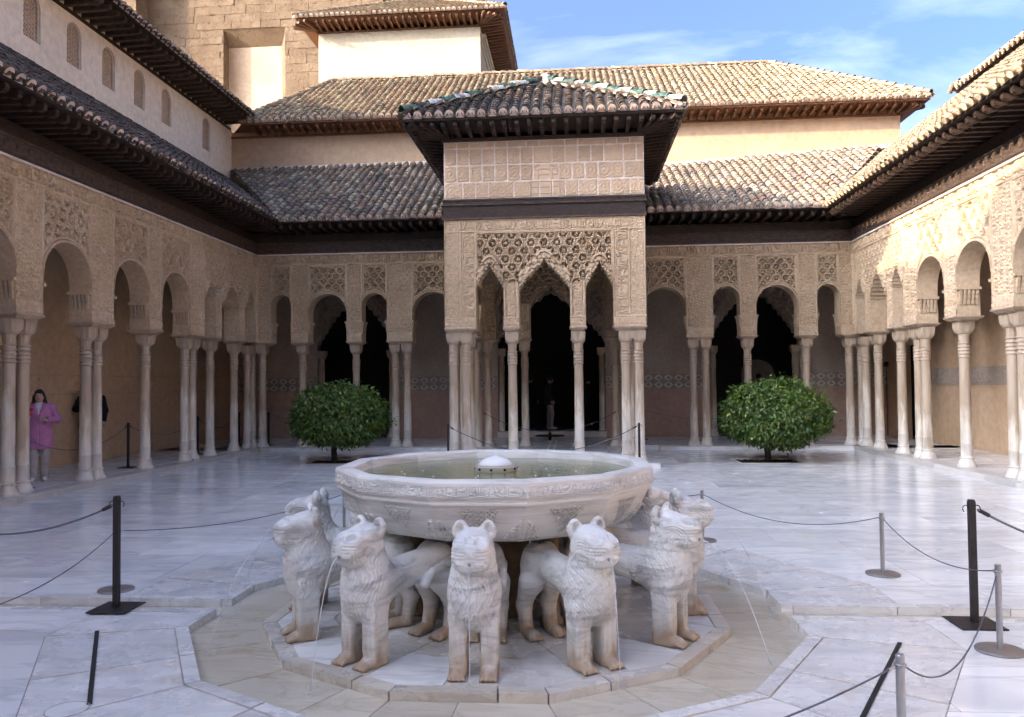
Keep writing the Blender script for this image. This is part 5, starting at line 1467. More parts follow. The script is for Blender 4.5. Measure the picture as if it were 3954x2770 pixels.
for a, b in zip(frange(XL + E_, XR - E_ + .2, .96), frange(XL + E_ + .96, XR + 1, .96)):
    b = min(b, XR - E_)
    if b - a < .1: continue
    if not (PX0 - .25 < .5 * (a + b) < PX1 + .25):
        gslab(a, b, YB - E_ + .015, YB - E_ + .40, GF, 'step', 'step_tread'); MB().box(a + .3, min(b + .3, XR - E_) - .004, YB - E_, YB - E_ + .014, -.05, GF - .012).obj('step_riser', M['floor'], gal)
for a, b in zip(frange(GX_L, GX_R, 1.12), frange(GX_L + 1.12, GX_R + 1.2, 1.12)):
    for y0, y1 in ((YB - E_ + .40, 22.2), (22.2, 23.3), (23.3, GY)): gslab(a, min(b, GX_R), y0, y1)
for x0, x1 in ((GX_L, XL - .30), (XR + .30, GX_R)): gslab(x0, x1, YB - .9, YB - E_ + .40)
# pavilion floor
pe = .22
for a, b in zip(np.linspace(PX0 - pe, PX1 + pe, 6)[:-1], np.linspace(PX0 - pe, PX1 + pe, 6)[1:]):
    for y0, y1 in zip(np.linspace(PY0 - pe, YB + .29, 5)[:-1], np.linspace(PY0 - pe, YB + .29, 5)[1:]): gslab(a, b, y0, y1, GF - .002)
MB().box(-2.35, .95, GY - .28, GY + .02, GF, GF + .18, .006).obj('threshold_step', M['step'], gal)
MB().box(PXC - .09, PXC - .06, 16.3, 22.8, GF, GF + .004).box(PXC + .06, PXC + .09, 16.3, 22.8, GF, GF + .004).obj('channel_edge', M['step'], gal)
dish = thing('floor_dish', (PXC - .12, 22.9, GF), 'low round bronze jet dish on the floor inside the dark pavilion', 'fountain dish')
MB().lathe([(.04, GF), (.05, GF + .10), (.42, GF + .115), (.44, GF + .135), (.06, GF + .14), (.02, GF + .26)], 24, PXC - .12, 22.9).obj('dish', M['dark_metal'], dish)
# ------------------------------------------------------------------ fountain
plat = thing('fountain_platform', (FX, FY, 0), 'twelve sided wet stone platform the lions stand on', 'platform')
RP = 1.755
MB().prism(ngon(RP - .10), -.062, -.010).obj('core', M['floor_old'], plat)
random.seed(3)
for k in range(12):
    cuts = sorted([0, random.uniform(.3, .7), 1])
    for a0, a1 in zip(cuts[:-1], cuts[1:]):
        MB().prism(ccw(ring_poly(k, RP - .105, RP, a0 + .006, a1 - .006)), -.062, random.uniform(-.003, .003)).obj('kerb_stone', M['kerb'] if k % 3 else M['plat'], plat)
    # one long slab under each lion, broader pale slabs between them
    MB().prism(ccw(ring_poly(k, .66, RP - .112, .315, .685)), -.012, -.002).obj('platform_slab', M['plat'], plat)
    k2 = (k + 1) % 12
    def between(r0, r1, g0):
        a, b = ring_poly(k, r0, r1, .685 + g0, 1.0), ring_poly(k2, r0, r1, 0.0, .315 - g0)   # each: [outer..] reversed quads
        i0, i1 = ngon(r0), ngon(r1)
        def lp(q, kk, t): A, B = q[kk], q[(kk + 1) % 12]; return (A[0] + (B[0] - A[0]) * t, A[1] + (B[1] - A[1]) * t)
        return ccw([lp(i1, k, .685 + g0), i1[k2], lp(i1, k2, .315 - g0), lp(i0, k2, .315 - g0), i0[k2], lp(i0, k, .685 + g0)])
    rr = random.uniform(1.12, 1.28)
    MB().prism(between(rr + .004, RP - .112, .008), -.012, -.003 + random.uniform(-.001, .001)).obj('platform_slab', M['floor'] if k % 4 else M['floor_old'], plat)
    MB().prism(between(.66, rr, .012), -.012, -.004).obj('platform_slab', M['plat'] if k % 3 else M['floor_old'], plat)
    MB().prism(ccw(ring_poly(k, .30, .655, .006, .994)), -.012, -.004).obj('platform_slab', M['plat'], plat)
wf = MB()
o, i_ = ngon(RI - .002), ngon(RP + .002)
for k in range(12): wf.add([(*o[k], -.040), (*o[(k + 1) % 12], -.040), (*i_[(k + 1) % 12], -.040), (*i_[k], -.040)], [(0, 1, 2, 3)])
for x0, x1 in ((-8.3, FX - RI * .966 + .004), (FX + RI * .966 - .004, 6.9)): wf.add([(x0, FY - CH + .002, -.040), (x1, FY - CH + .002, -.040), (x1, FY + CH - .002, -.040), (x0, FY + CH - .002, -.040)], [(0, 1, 2, 3)])
wf.F = [f[::-1] for f in wf.F] if (Vector(wf.V[wf.F[0][1]]) - Vector(wf.V[wf.F[0][0]])).cross(Vector(wf.V[wf.F[0][2]]) - Vector(wf.V[wf.F[0][1]])).z < 0 else wf.F
tag(wf.obj('channel_water', M['film']), kind='structure')

basin = thing('fountain_basin', (FX, FY, .69), 'large twelve sided carved marble basin full of water resting above the lions', 'basin')
def dod(prof, mat, name, cap=False, smooth=False):
    b = MB().lathe([(r / math.cos(math.pi / 12), z) for r, z in prof], 12, FX, FY, cap, math.pi / 12)
    return b.obj(name, mat, basin, None, smooth)
AP = 1.185
def jag_rim():   # softly worn rim: dodecagon swept with a rounded section
    prof = [(AP - .145, 1.02), (AP - .135, 1.085), (AP - .120, 1.118), (AP - .10, 1.128), (AP - .03, 1.130), (AP - .010, 1.124), (AP, 1.108), (AP, 1.088)]
    n = 12 * 8; V = []; F = []
    for r, z in prof:
        for k in range(n):
            side = k // 8; t = (k % 8) / 8; a0 = TAU * side / 12 + math.pi / 12; a1 = a0 + TAU / 12; R = r / math.cos(math.pi / 12)
            x = (1 - t) * math.cos(a0) + t * math.cos(a1); y = (1 - t) * math.sin(a0) + t * math.sin(a1)
            wv = .0014 * math.sin(k * 1.7 + z * 40) + .0012 * math.sin(k * 0.63)
            V.append((FX + R * x * (1 + wv * .4), FY + R * y * (1 + wv * .4), z + wv * .8))
    for i in range(len(prof) - 1):
        for k in range(n): F.append((i * n + k, i * n + (k + 1) % n, (i + 1) * n + (k + 1) % n, (i + 1) * n + k))
    o = MB().add(V, F).obj('rim', M['basin'], basin); autosmooth(o.data, 25)
jag_rim()
# carved inscription band: relief strip on each of the twelve sides
def facet_strip(name, r_of_z, z0, z1, hfun, nu, nv, mat):
    V = []; F = []; nb = 0
    for k in range(12):
        a0 = TAU * k / 12 + math.pi / 12; a1 = a0 + TAU / 12; am = .5 * (a0 + a1)
        T, Z = np.meshgrid(np.linspace(0, 1, nu), np.linspace(z0, z1, nv), indexing='ij')
        r = r_of_z(Z); R = r / math.cos(math.pi / 12)
        x = (1 - T) * math.cos(a0) + T * math.cos(a1); y = (1 - T) * math.sin(a0) + T * math.sin(a1)
        Hh = hfun((T - .5) * 2 * np.mean(r) * math.tan(math.pi / 12), Z, k)
        P = np.stack([FX + R * x + Hh * math.cos(am), FY + R * y + Hh * math.sin(am), Z], -1)
        V.append(P.reshape(-1, 3)); F.append(grid_faces(nu, nv, nb, False)); nb += nu * nv
    return put(name, mesh_np(name, np.concatenate(V), np.concatenate(F), mat), basin)
def hb(u, z, k):
    e = np.minimum(z - 1.018, 1.092 - z)
    return np.where((e < .006) | (np.abs(u) > .305), 0, -.006 + .012 * np.maximum(h_script(-(u + k * .61), z, 1.026, 1.084, .33, False, .006), .5 * h_arab(u + k, z, .034)))
facet_strip('inscription_band', lambda z: np.full_like(z, AP - .002), 1.016, 1.094, hb, 120, 20, M['basin'])
dod([(AP + .002, 1.018), (AP - .004, 1.008), (AP - .020, 1.002), (AP - .022, .985), (AP - .012, .980), (AP - .014, .968), (AP - .040, .962), (AP - .046, .945)], M['basin'], 'moulding')
def rb(z): return 0.905 + (AP - .046 - .905) * np.clip((z - .70) / (.945 - .70), 0, 1) ** .45
def hl(u, z, k):   # triangular knots hanging from the moulding and leafy mounds rising from the foot
    y = (z - .70) / .245
    H = np.zeros_like(u)
    def loops(x, yy, s): return np.maximum(np.clip(1.3 - np.abs(np.abs(np.sin(math.pi * x / s)) - np.abs(np.sin(math.pi * yy / s))) / .33, 0, 1), 0)
    tri = (z > .75) & (z < .935) & (np.abs(u) < (z - .75) * .62 + .012)
    H = np.where(tri, .014 * (loops(u + .002, z, .034) > .35), H)
    for c in (-.262, .262):
        x = u - c
        if True:
            m = (z < .86) & (np.abs(x) < .115 * np.clip((.865 - z) / .165, 0, 1) ** .8 + .004)
            H = np.where(m, .013 * (h_arab(x, z, .05) > .45) + .005, H)
    H = np.where((z < .712), .006, H)
    return np.where(np.abs(u) > .266, 0, H)
facet_strip('bowl', rb, .70, .946, hl, 110, 46, M['basin'])
dod([(.93, .702), (.90, .690), (.30, .685)], M['basin'], 'bowl_underside')
dod([(AP - .145, 1.03), (AP - .15, .98), (.80, .92), (.2, .90)], M['basin'], 'bowl_inside')
MB().lathe([(0.0, 1.062), (AP - .13, 1.0625)], 64, FX, FY, False).obj('water', M['water'], basin, None, True)
# spout cap: pierced drum and dome
cp_ = MB().lathe([(.155, 1.05), (.165, 1.075), (.168, 1.100), (.160, 1.104), (.160, 1.112), (.140, 1.116)], 32, FX, FY, False).obj('spout_drum', M['step'], basin, None, False); autosmooth(cp_.data, 40)
cd = MB().lathe([(.136, 1.112), (.128, 1.130), (.105, 1.150), (.070, 1.166), (.030, 1.174), (.016, 1.180), (.020, 1.190), (.012, 1.198), (.001, 1.200)], 32, FX, FY, False).obj('spout_dome', M['floor'], basin, None, True)
for k in range(10):
    a = TAU * k / 10 + .2; MB().lathe([(.0001, -.003), (.010, -.002), (.010, .004)], 10).obj('spout_hole', M['slot'], basin, Matrix.Translation((FX + .1675 * math.cos(a), FY + .1675 * math.sin(a), 1.082)) @ Matrix.Rotation(a, 4, 'Z') @ Matrix.Rotation(math.pi / 2, 4, 'Y'))
bub = MB()
for k in range(22):
    a, r = random.uniform(0, TAU), random.uniform(.25, 1.0); s = random.uniform(.004, .009)
    bub.lathe([(s, 1.0628), (s * .8, 1.0628 + s * .6), (s * .1, 1.0628 + s * .9)], 7, FX + r * math.cos(a), FY + r * math.sin(a), False)
tag(bub.obj('bubbles', M['jet'], basin, None, True), kind='stuff')

pier = thing('fountain_pedestal', (FX, FY, 0), 'stout brown stained central pier and stone posts carrying the basin', 'pedestal')
MB().lathe([(.30, 0), (.31, .04), (.25, .09), (.235, .40), (.25, .60), (.30, .66), (.32, .69)], 28, FX, FY).obj('central_pier', M['pier'], pier, None, True)
for k in range(6):
    a = TAU * k / 6 + .26; MB().lathe([(.085, 0), (.085, .06), (.062, .08), (.058, .6), (.08, .64), (.085, .69)], 14, FX + .62 * math.cos(a), FY + .62 * math.sin(a)).obj('post', M['pier'] if k % 2 else M['lion'], pier, None, True)

# ------------------------------------------------------------------ lions  (local: +X forward, z up)
def lion_mesh(seed=0, lw=.036, lh=.046, amp=.0115, hs=1.0):
    def f(X, Y, Z):
        A = np.abs(Y)
        d = s_ell(X, Y, Z, (.055, 0, .455), (.160, .142, .215))                                   # chest
        d = smin(d, s_cap(X, Y, Z, (.03, 0, .50), (.070, 0, .70), .134, .122), .08)               # neck
        body = s_cap(X, Y, Z, (0, 0, .465), (-.58, 0, .525), .122, .098)
        d = smin(d, body, .07)
        d = smin(d, s_ell(X, A, Z, (-.60, .055, .470), (.128, .086, .175)), .05)                   # haunches
        # fore legs: near rectangular pillars
        leg = s_box(X, A, Z, (.065, .0930, .20), (.074, .053, .21), .026)
        d = smin(d, leg, .035)
        # hind legs
        hl_ = smin(s_cap(X, A, Z, (-.59, .092, .38), (-.675, .096, .205), .080, .054), s_cap(X, A, Z, (-.675, .096, .205), (-.640, .096, .04), .052, .048), .03)
        d = smin(d, hl_, .03)
        # paws with four toes
        for cx in (.125, -.570):
            d = smin(d, s_ell(X, A, Z, (cx, .0940, .026), (.088, .050, .042)), .016)
            for t in (-.036, -.012, .012, .036):
                d = smin(d, s_cap(X, A, Z, (cx + .02, .0940 + t * .9, .030), (cx + .084, .0940 + t * 1.15, .015), .0150, .0130), .005)
        # head
        hd = smin(s_ell(X, Y, Z, (.085, 0, .760), (.130, .120, .115)), s_box(X, Y, Z, (.150, 0, .740), (.122, .108, .100), .075), .03); hd = smax(hd, (X - .05) * .36 + (Z - .874) * .933, .03)
        hd = smin(hd, s_box(X, Y, Z, (.195, 0, .708), (.078, .094, .062), .050), .03)
        hd = smin(hd, s_ell(X, Y, Z, (.205, 0, .668), (.062, .078, .045)), .025)                  # jaw
        hd = smin(hd, s_cap(X, Y, Z, (.19, 0, .812), (.262, 0, .755), .026, .028), .025)           # bridge and nose
        d = smin(d, hd, .03)
        # cupped ears
        ear = s_ell(X, A, Z, (.020, .084, .842), (.036, .048, .064))
        ear = smax(ear, -s_ell(X, A, Z, (.064, .086, .848), (.048, .032, .044)), .010)
        d = smin(d, ear, .018)
        # tail laid over the thigh
        tail = np.minimum(s_cap(X, Y, Z, (-.71, .0, .52), (-.62, .13, .50), .022), np.minimum(s_cap(X, Y, Z, (-.62, .13, .50), (-.42, .140, .49), .022), s_cap(X, Y, Z, (-.42, .138, .49), (-.36, .128, .42), .024, .040)))
        d = smin(d, tail, .015)
        return np.maximum(d, -Z - .0)
    V, F = surface_nets(f, (-.80, -.24, -.012), (.32, .24, .940), .0065)
    N = vnormals(V, F)
    x, y, z = V[:, 0], V[:, 1], V[:, 2]; a = np.abs(y)
    disp = np.zeros(len(V), np.float32)
    def sm(v, e0, e1): t = np.clip((v - e0) / (e1 - e0), 0, 1); return t * t * (3 - 2 * t)
    # mane: overlapping locks on neck, chest and shoulders
    mm = sm(z, .27, .31) * (1 - sm(z, .70, .75) * sm(x, .0, .07)) * (1 - sm(z, .86, .88)) * sm(x + (z - .30) * .10, -.175, -.160) * (1 - sm(x, .13, .17) * sm(z, .60, .64))
    ang = np.arctan2(y, x + .08); rad = .15
    row = (z - .05 * np.cos(ang)) / lh + seed * .37; top = np.floor(row); best = np.zeros_like(z); got = np.zeros(len(z), bool)
    for dk in (0, -1, -2):
        k = top + dk; v = row - k; cu = ang * rad / lw + .5 * np.mod(k, 2) + (.18 + .10 * (seed % 2)) * np.sin(2.2 * v + 1.3 * k + seed); ci = cu - np.floor(cu) - .5
        vl = 1.05 * (2 * np.abs(ci)) ** 1.7; ok = (v >= vl * .95) & ~got
        hgt = (1.0 - .42 * (v - vl)) * np.sqrt(np.maximum(0, 1 - (1.7 * np.abs(ci)) ** 2.4)) + .40 * np.cos(TAU * (ci * 3.4 + .30 * np.sin(2.6 * v)))
        best = np.where(ok, hgt, best); got |= ok
    disp += mm * (amp * best - amp * .5)
    edge = np.exp(-((x + (z - .30) * .10 + .167) / .006) ** 2) * sm(z, .27, .30) * (1 - sm(z, .62, .66)); disp -= .005 * edge
    # face: whisker folds sweeping round the cheek, eye, mouth with teeth, nostrils
    head = sm(z, .645, .66) * sm(x, .085, .125)
    cx, cz = .145, .700
    rr = np.sqrt(((x - cx) * 1.0) ** 2 + ((z - cz) * 1.25) ** 2 + 0 * y)
    fold = np.cos(TAU * rr / .021) * sm(rr, .045, .055) * (1 - sm(rr, .105, .125)) * sm(a, .045, .065)
    disp += head * .0058 * fold
    wh = np.cos(TAU * (z - .725 - .3 * (a - .05) ** 2) / .020) * sm(a, .018, .035) * sm(x, .19, .215) * (1 - sm(z, .765, .78)) * sm(z, .705, .715)
    disp += .0055 * wh
    eye = np.sqrt(((a - .058) / .036) ** 2 + ((z - .802 + .20 * (a - .058)) / .019) ** 2); ey = sm(x, .11, .13) * (eye < 2.4)
    disp += ey * (.0048 * np.exp(-((eye - 1.15) / .26) ** 2) - .0040 * (np.abs(eye - .62) < .20))
    brow = np.exp(-((z - .826 + .9 * (a - .05) ** 2 * 8) / .006) ** 2) * sm(a, .015, .03) * (1 - sm(a, .09, .10)) * sm(x, .10, .12); disp += .0045 * brow
    mouth = np.exp(-((z - .690) / .0085) ** 2) * sm(a, .026, .036) * sm(x, .125, .14) * (1 - sm(x, .252, .262)); disp -= .014 * mouth
    teeth = (np.abs(z - .690) < .009) * (np.abs(np.mod(np.where(x > .235, a, x + .3) / .015, 1) - .5) < .36) * sm(a, .028, .036) * sm(x, .13, .14); disp += .0085 * teeth * (np.abs(z - .690) > .0015)
    nose = np.exp(-(((a - .018) / .009) ** 2 + ((z - .748) / .009) ** 2)) * (x > .25); disp -= .010 * nose; disp += .007 * np.exp(-(((a - .018) / .022) ** 2 + ((z - .752) / .016) ** 2)) * (x > .235)
    # fluting on the fore legs
    fl = sm(z, .08, .10) * (1 - sm(z, .25, .29)) * sm(x, .10, .125); disp += .0035 * fl * np.cos(TAU * (a - .0975) / .042)
    V = V + N * disp[:, None]
    me = mesh_np('stone_lion', V, F, M['lion'], True)
    return me
LIONS = [lion_mesh(0, .032, .056, .0110), lion_mesh(1, .036, .042, .0115), lion_mesh(2, .042, .048, .0110)]
SPOUT = MB().tube([(0, 0, 0), (.035, 0, 0)], .011, 10).add([(.036, .007 * math.cos(q), .007 * math.sin(q)) for q in np.linspace(0, TAU, 10)[:-1]], [tuple(range(9))]).mesh('spout', M['steel'], False)
LL = {0: 'carved marble lion at the front of the ring, facing the viewer squarely',
      -1: 'carved marble lion just left of the front one, baring its teeth to the left',
      1: 'carved marble lion just right of the front one, with stained throat below its spout',
      -2: 'carved marble lion at the left of the ring in bluish shade, spouting a jet leftwards',
      2: 'carved marble lion at the right of the ring in profile, spouting a jet rightwards',
      -3: 'marble lion mostly hidden behind the bluish lion at the left of the ring',
      3: 'marble lion half hidden behind the right profile lion, only face and mane showing',
      -4: 'marble lion behind the left rim of the basin, hardly showing',
      4: 'marble lion seen from behind beyond the right rim of the basin, warm toned mane',
      -5: 'marble lion hidden behind the basin on the left of its far side',
      5: 'marble lion hidden behind the basin on the right of its far side',
      6: 'marble lion at the far side of the ring, facing the pavilion'}
JL = {-3: 'thin stream of water left of the bluish lion, from the one behind it', 3: 'thin stream of water arching right from the half hidden lion', -4: 'thin stream of water behind the left rim of the basin', 4: 'thin stream of water behind the right rim of the basin',
      -5: 'thin stream of water on the left of the far side', 5: 'thin stream of water on the right of the far side', 6: 'thin stream of water falling towards the pavilion'}
JETS = {0: (.0, 1), -1: (.22, 1), 1: (.10, 1), -2: (.42, 1), 2: (.45, 1), -3: (.40, 1), 3: (.42, 1), 4: (.42, 1), -4: (.42, 1), 5: (.4, 1), -5: (.4, 1), 6: (.4, 1)}
random.seed(9)
def lion_r(i): return {0: 1.33, 1: 1.345, -1: 1.36, 2: 1.37, -2: 1.40, -3: 1.39, 3: 1.37}.get(i, 1.34)
def local_point(i, x, z): a = -math.pi / 2 + R_(30 * i); r = lion_r(i) + x; return (FX + r * math.cos(a), FY + r * math.sin(a), z)
for i in range(-5, 7):
    a = -math.pi / 2 + R_(30 * i)
    Mx = Matrix.Translation((FX + lion_r(i) * math.cos(a), FY + lion_r(i) * math.sin(a), 0.0)) @ Matrix.Rotation(a + random.uniform(-.02, .02), 4, 'Z') @ Matrix.Scale(random.uniform(.985, 1.015), 4)
    o = put('stone_lion', LIONS[{0: 0, 1: 1, -1: 2, 2: 0, -2: 1}.get(i, i % 3)], None, Mx); tag(o, LL[i], 'lion statue', 'marble lions ringing the fountain')
    put('spout', SPOUT, o, Mx @ Matrix.Translation((.252, 0, .692)))
    reach, _ = JETS[i]
    b = MB(); pts = []
    for t in np.linspace(0, 1, 15):
        x = .290 + reach * t + (.004 if reach == 0 else 0) * math.sin(t * 20); z = .692 - (.692 + .04) * t ** 2 if reach > .05 else .690 - .69 * t
        if reach <= .05 and z < .02: z = .02
        pts.append(local_point(i, x, z))
    b.tube(pts, .0034, 6, .0024)
    for q in range(26):
        p = Vector(pts[-1]); s_ = random.uniform(.002, .005); aa, rr2 = random.uniform(0, TAU), abs(random.gauss(0, .045)); zz = (-.036 if reach > .05 else .004) + abs(random.gauss(0, .02))
        b.lathe([(.0004, zz - s_), (s_, zz), (.0004, zz + s_)], 6, p.x + rr2 * math.cos(aa), p.y + rr2 * math.sin(aa), False)
    j = b.obj('water_jet', M['jet'], None, None, True)
    side = {0: 'front lion', -1: 'lion left of the front one', 1: 'lion right of the front one', -2: 'bluish left lion', 2: 'right profile lion'}.get(i)
    tag(j, ('thin stream of water falling from the mouth of the ' + side) if side else JL[i], 'water jet', 'water jets of the fountain')
# ------------------------------------------------------------------ trees
def tree(x, y, cx, hx, z0, z1, n, label, seed):
    r = np.random.default_rng(seed); rs = random.Random(seed)
    w = thing('orange_tree', (x, y, 0), label, 'tree', 'clipped orange trees in the court')
    b = MB(); b.tube([(x, y, -.12), (x + .01, y, .1), (x - .01, y, .30), (x + .02, y + .02, .55), (cx * .5 + x * .5, y, .9)], .075, 10, .05); b.obj('trunk', M['bark'], w, None, True)
    zc = z0 + .40 * (z1 - z0); C0 = np.array([cx, y, zc])
    for k in range(9):
        a = TAU * k / 9 + rs.uniform(-.3, .3); e = (cx + .85 * hx * math.cos(a), y + .8 * hx * math.sin(a), rs.uniform(.75, 1.35)); m = (cx + .35 * hx * math.cos(a), y + .3 * hx * math.sin(a), .75)
        q = MB(); q.tube([(x, y, .45), m, e], .035, 6, .012); q.obj('branch', M['bark'], w, None, True)
    # crown: leaves in drooping sprays through an uneven flattened dome
    ns = n // 7
    d = r.normal(size=(ns, 3)); d /= np.linalg.norm(d, axis=1, keepdims=True)
    lump = 1 + .035 * np.sin(5 * d[:, 0] + 3 * d[:, 2] + seed) + .03 * np.sin(9 * d[:, 1] - 4 * d[:, 2]) + .025 * np.sin(13 * d[:, 0] + 7 * d[:, 1])
    rad = np.where(r.random(ns) < .72, r.uniform(.86, 1.0, ns), r.uniform(.50, .86, ns)) * lump
    sup, sdn = z1 - zc, zc - z0 - .04
    P = C0 + d * rad[:, None] * np.stack([np.full(ns, hx), np.full(ns, hx * .94), np.where(d[:, 2] > 0, sup, sdn)], 1)
    V = []; R_f = []
    for j in range(7):
        m = ns
        out = P - C0; out[:, 2] *= .8; out /= np.linalg.norm(out, axis=1, keepdims=True) + 1e-9
        dirv = out * .45 + r.normal(size=(m, 3)) * .55 + np.array([0, 0, -.55]); dirv /= np.linalg.norm(dirv, axis=1, keepdims=True)
        L = r.uniform(.075, .120, m)[:, None]; Wd = L * r.uniform(.19, .25, m)[:, None]
        nrm = out * .8 + np.array([0, 0, .8]) + r.normal(size=(m, 3)) * .40
        side = np.cross(dirv, nrm); side /= np.linalg.norm(side, axis=1, keepdims=True) + 1e-9
        nn = np.cross(side, dirv)
        base = P + r.normal(size=(m, 3)) * .055
        mid = base + dirv * L * .5
        q = np.stack([base, mid + side * Wd + nn * L * .05, base + dirv * L - nn * L * .14, mid - side * Wd + nn * L * .05, mid - nn * L * .02], 1)
        V.append(q); t = r.beta(1.6, 3.0, m) * .9 + .12 * (out[:, 2] > .2)
        t[r.random(m) < .025] = .98; R_f.append(t)
    V = np.concatenate(V); m = len(V); idx = np.arange(m)[:, None] * 5
    F = np.concatenate([idx + np.array([[0, 1, 4]]), idx + np.array([[1, 2, 4]]), idx + np.array([[2, 3, 4]]), idx + np.array([[3, 0, 4]])])
    t = np.tile(np.concatenate(R_f), 4)
    o = put('crown', mesh_np('crown', V.reshape(-1, 3), F, M['leaf'], False, t), w); tag(o, kind='stuff')
    return w
tree(-5.52, 17.82, -5.40, 1.10, .36, 1.80, 15000, 'clipped round orange tree left of the pavilion, near the shaded corner', 21)
tree(4.19, 17.70, 4.34, 1.14, .31, 1.79, 16000, 'larger clipped round orange tree right of the pavilion', 22)
for x, y, r in PITS:
    side = 'left' if x < 0 else 'right'
    p = thing('tree_pit', (x, y, 0), 'square bed of dark soil at the foot of the %s orange tree' % side, 'tree bed', 'tree beds')
    nu = 26; U, W = np.meshgrid(np.linspace(x - r, x + r, nu), np.linspace(y - r * .85, y + r * .85, nu), indexing='ij')
    Z = -.035 + .012 * rng.normal(size=U.shape); put('soil', mesh_np('soil', np.stack([U, W, Z], -1).reshape(-1, 3), grid_faces(nu, nu), M['soil']), p)
    for a0, a1, b0, b1 in ((x - r - .03, x + r + .03, y - r * .85 - .03, y - r * .85), (x - r - .03, x + r + .03, y + r * .85, y + r * .85 + .03), (x - r - .03, x - r, y - r * .85, y + r * .85), (x + r, x + r + .03, y - r * .85, y + r * .85)):
        MB().box(a0, a1, b0, b1, -.06, .006).obj('edging', M['step'], p)

# ------------------------------------------------------------------ barrier posts and ropes
def dark_post(x, y, z, h, label, rot=0.0, plate=.155):
    w = thing('barrier_post', (x, y, z), label, 'barrier post', 'dark barrier posts')
    Mx = Matrix.Translation((x, y, z)) @ Matrix.Rotation(rot, 4, 'Z')
    MB().box(-plate, plate, -plate, plate, 0, .012, .003).obj('base_plate', M['dark_metal'], w, Mx)
    MB().box(-.021, .021, -.021, .021, .012, h - .01, .003).box(-.017, .017, -.017, .017, h - .01, h).obj('post', M['dark_metal'], w, Mx)
    for s in (-1, 1):
        pts = [(s * (.020 + .020 * (1 - math.cos(t))), 0, h - .075 + .024 * math.sin(t) + .01) for t in np.linspace(-.4, 4.2, 16)]
        MB().tube(pts, .0038, 6).obj('hook', M['dark_metal'], w, Mx, True)
    return w
def steel_post(x, y, z, h, label, disc=.145):
    w = thing('barrier_post', (x, y, z), label, 'barrier post', 'steel barrier posts')
    Mx = Matrix.Translation((x, y, z))
    a = MB().lathe([(disc, 0), (disc, .010), (disc - .006, .015), (.03, .018)], 36).obj('base_disc', M['steel_base'], w, Mx); autosmooth(a.data)
    a = MB().lathe([(.019, .015), (.019, h - .004), (.016, h)], 16).obj('post', M['steel'], w, Mx); autosmooth(a.data)
    a = MB().lathe([(.024, h - .055), (.026, h - .050), (.026, h - .042), (.024, h - .038)], 16).obj('rope_ring', M['steel'], w, Mx, True)
    return w
def rope(p, q, sag, r, mat, label, name='barrier_rope', clip_=False):
    p, q = Vector(p), Vector(q); pts = [p.lerp(q, t) - Vector((0, 0, sag * 4 * t * (1 - t))) for t in np.linspace(0, 1, 33)]
    w = thing(name, tuple((p + q) / 2 - Vector((0, 0, sag))), label, 'rope', 'barrier ropes')
    MB().tube(pts, r, 7).obj('rope', mat, w, None, True)
    for a, b in ((pts[0], pts[2]), (pts[-1], pts[-3])):
        d = (b - a).normalized(); MB().tube([a + d * .012, a + d * (.085 if r > .006 else .045)], r * 1.75, 8).obj('end_clip', M['dark_metal'] if r > .006 else M['steel'], w)
    return w
dark_post(-3.61, 6.00, .007, .88, 'dark iron barrier post on a square plate at the left of the fountain')
dark_post(2.81, 5.90, .001, .88, 'dark iron barrier post on a square plate at the right of the fountain')
dark_post(-5.75, 6.1, .001, .88, 'dark iron barrier post beyond the left picture edge')
dark_post(4.85, 5.45, .001, .88, 'dark iron barrier post beyond the right picture edge')
rope((-3.65, 6.0, .81), (-5.71, 6.1, .81), .24, .0085, M['rope'], 'thick grey rope from the left dark post to the left picture edge')
rope((2.85, 5.9, .81), (4.81, 5.45, .81), .30, .0085, M['rope'], 'thick grey rope from the right dark post to the right picture edge')
SV = [((-3.95, 6.56), 'steel barrier post on a round disc half hidden behind the left dark post'), ((-2.62, 8.83), 'steel barrier post behind the basin on its left'), ((1.38, 8.83), 'steel barrier post just behind the right lions'),
      ((2.73, 7.36), 'steel barrier post on a round disc standing alone right of the fountain'), ((2.69, 5.33), 'steel barrier post in front of the right dark post'), ((1.39, 3.58), 'steel barrier post nearest the viewer, cut by the bottom of the picture'), ((-1.05, 2.35), 'steel barrier post below the bottom edge of the picture'), ((-3.55, 3.85), 'steel barrier post beyond the lower left picture edge')]
for (x, y), lb in SV: steel_post(x, y, .001, .55, lb)
RN = ['thin cable dipping from the half hidden steel post towards the back left', 'thin cable passing behind the basin', 'thin cable from behind the right lions to the lone steel post', 'thin cable from the lone steel post to the one by the dark post', 'thin cable from the post by the dark post to the nearest steel post', 'thin cable leaving the bottom edge from the nearest post', 'thin cable running below the bottom edge of the picture', 'thin cable dipping to the lower left picture edge']
for k in range(8):
    (a, _), (b, _2) = SV[k], SV[(k + 1) % 8]
    pa, pb = Vector((*a, .505)), Vector((*b, .505)); L = (pb - pa).length
    d = (pb - pa).normalized() * .024
    rope(pa + d, pb - d, [.10, .14, .17, .13, .28, .17, .14, .16][k], .0042, M['cable'], RN[k])
GP = [((-9.15, 15.6), 'dark barrier post in the left gallery beside the single column'), ((-9.22, 18.75), 'dark barrier post in the left gallery behind the paired columns'), ((-9.33, 21.4), 'dark barrier post deep in the left gallery corner'), ((-8.48, 21.4), 'dark barrier post just inside the far left corner arch'), ((-9.05, 12.3), 'dark barrier post hidden behind the nearest left columns')]
for (x, y), lb in GP: dark_post(x, y, GF, .92, lb, .1)
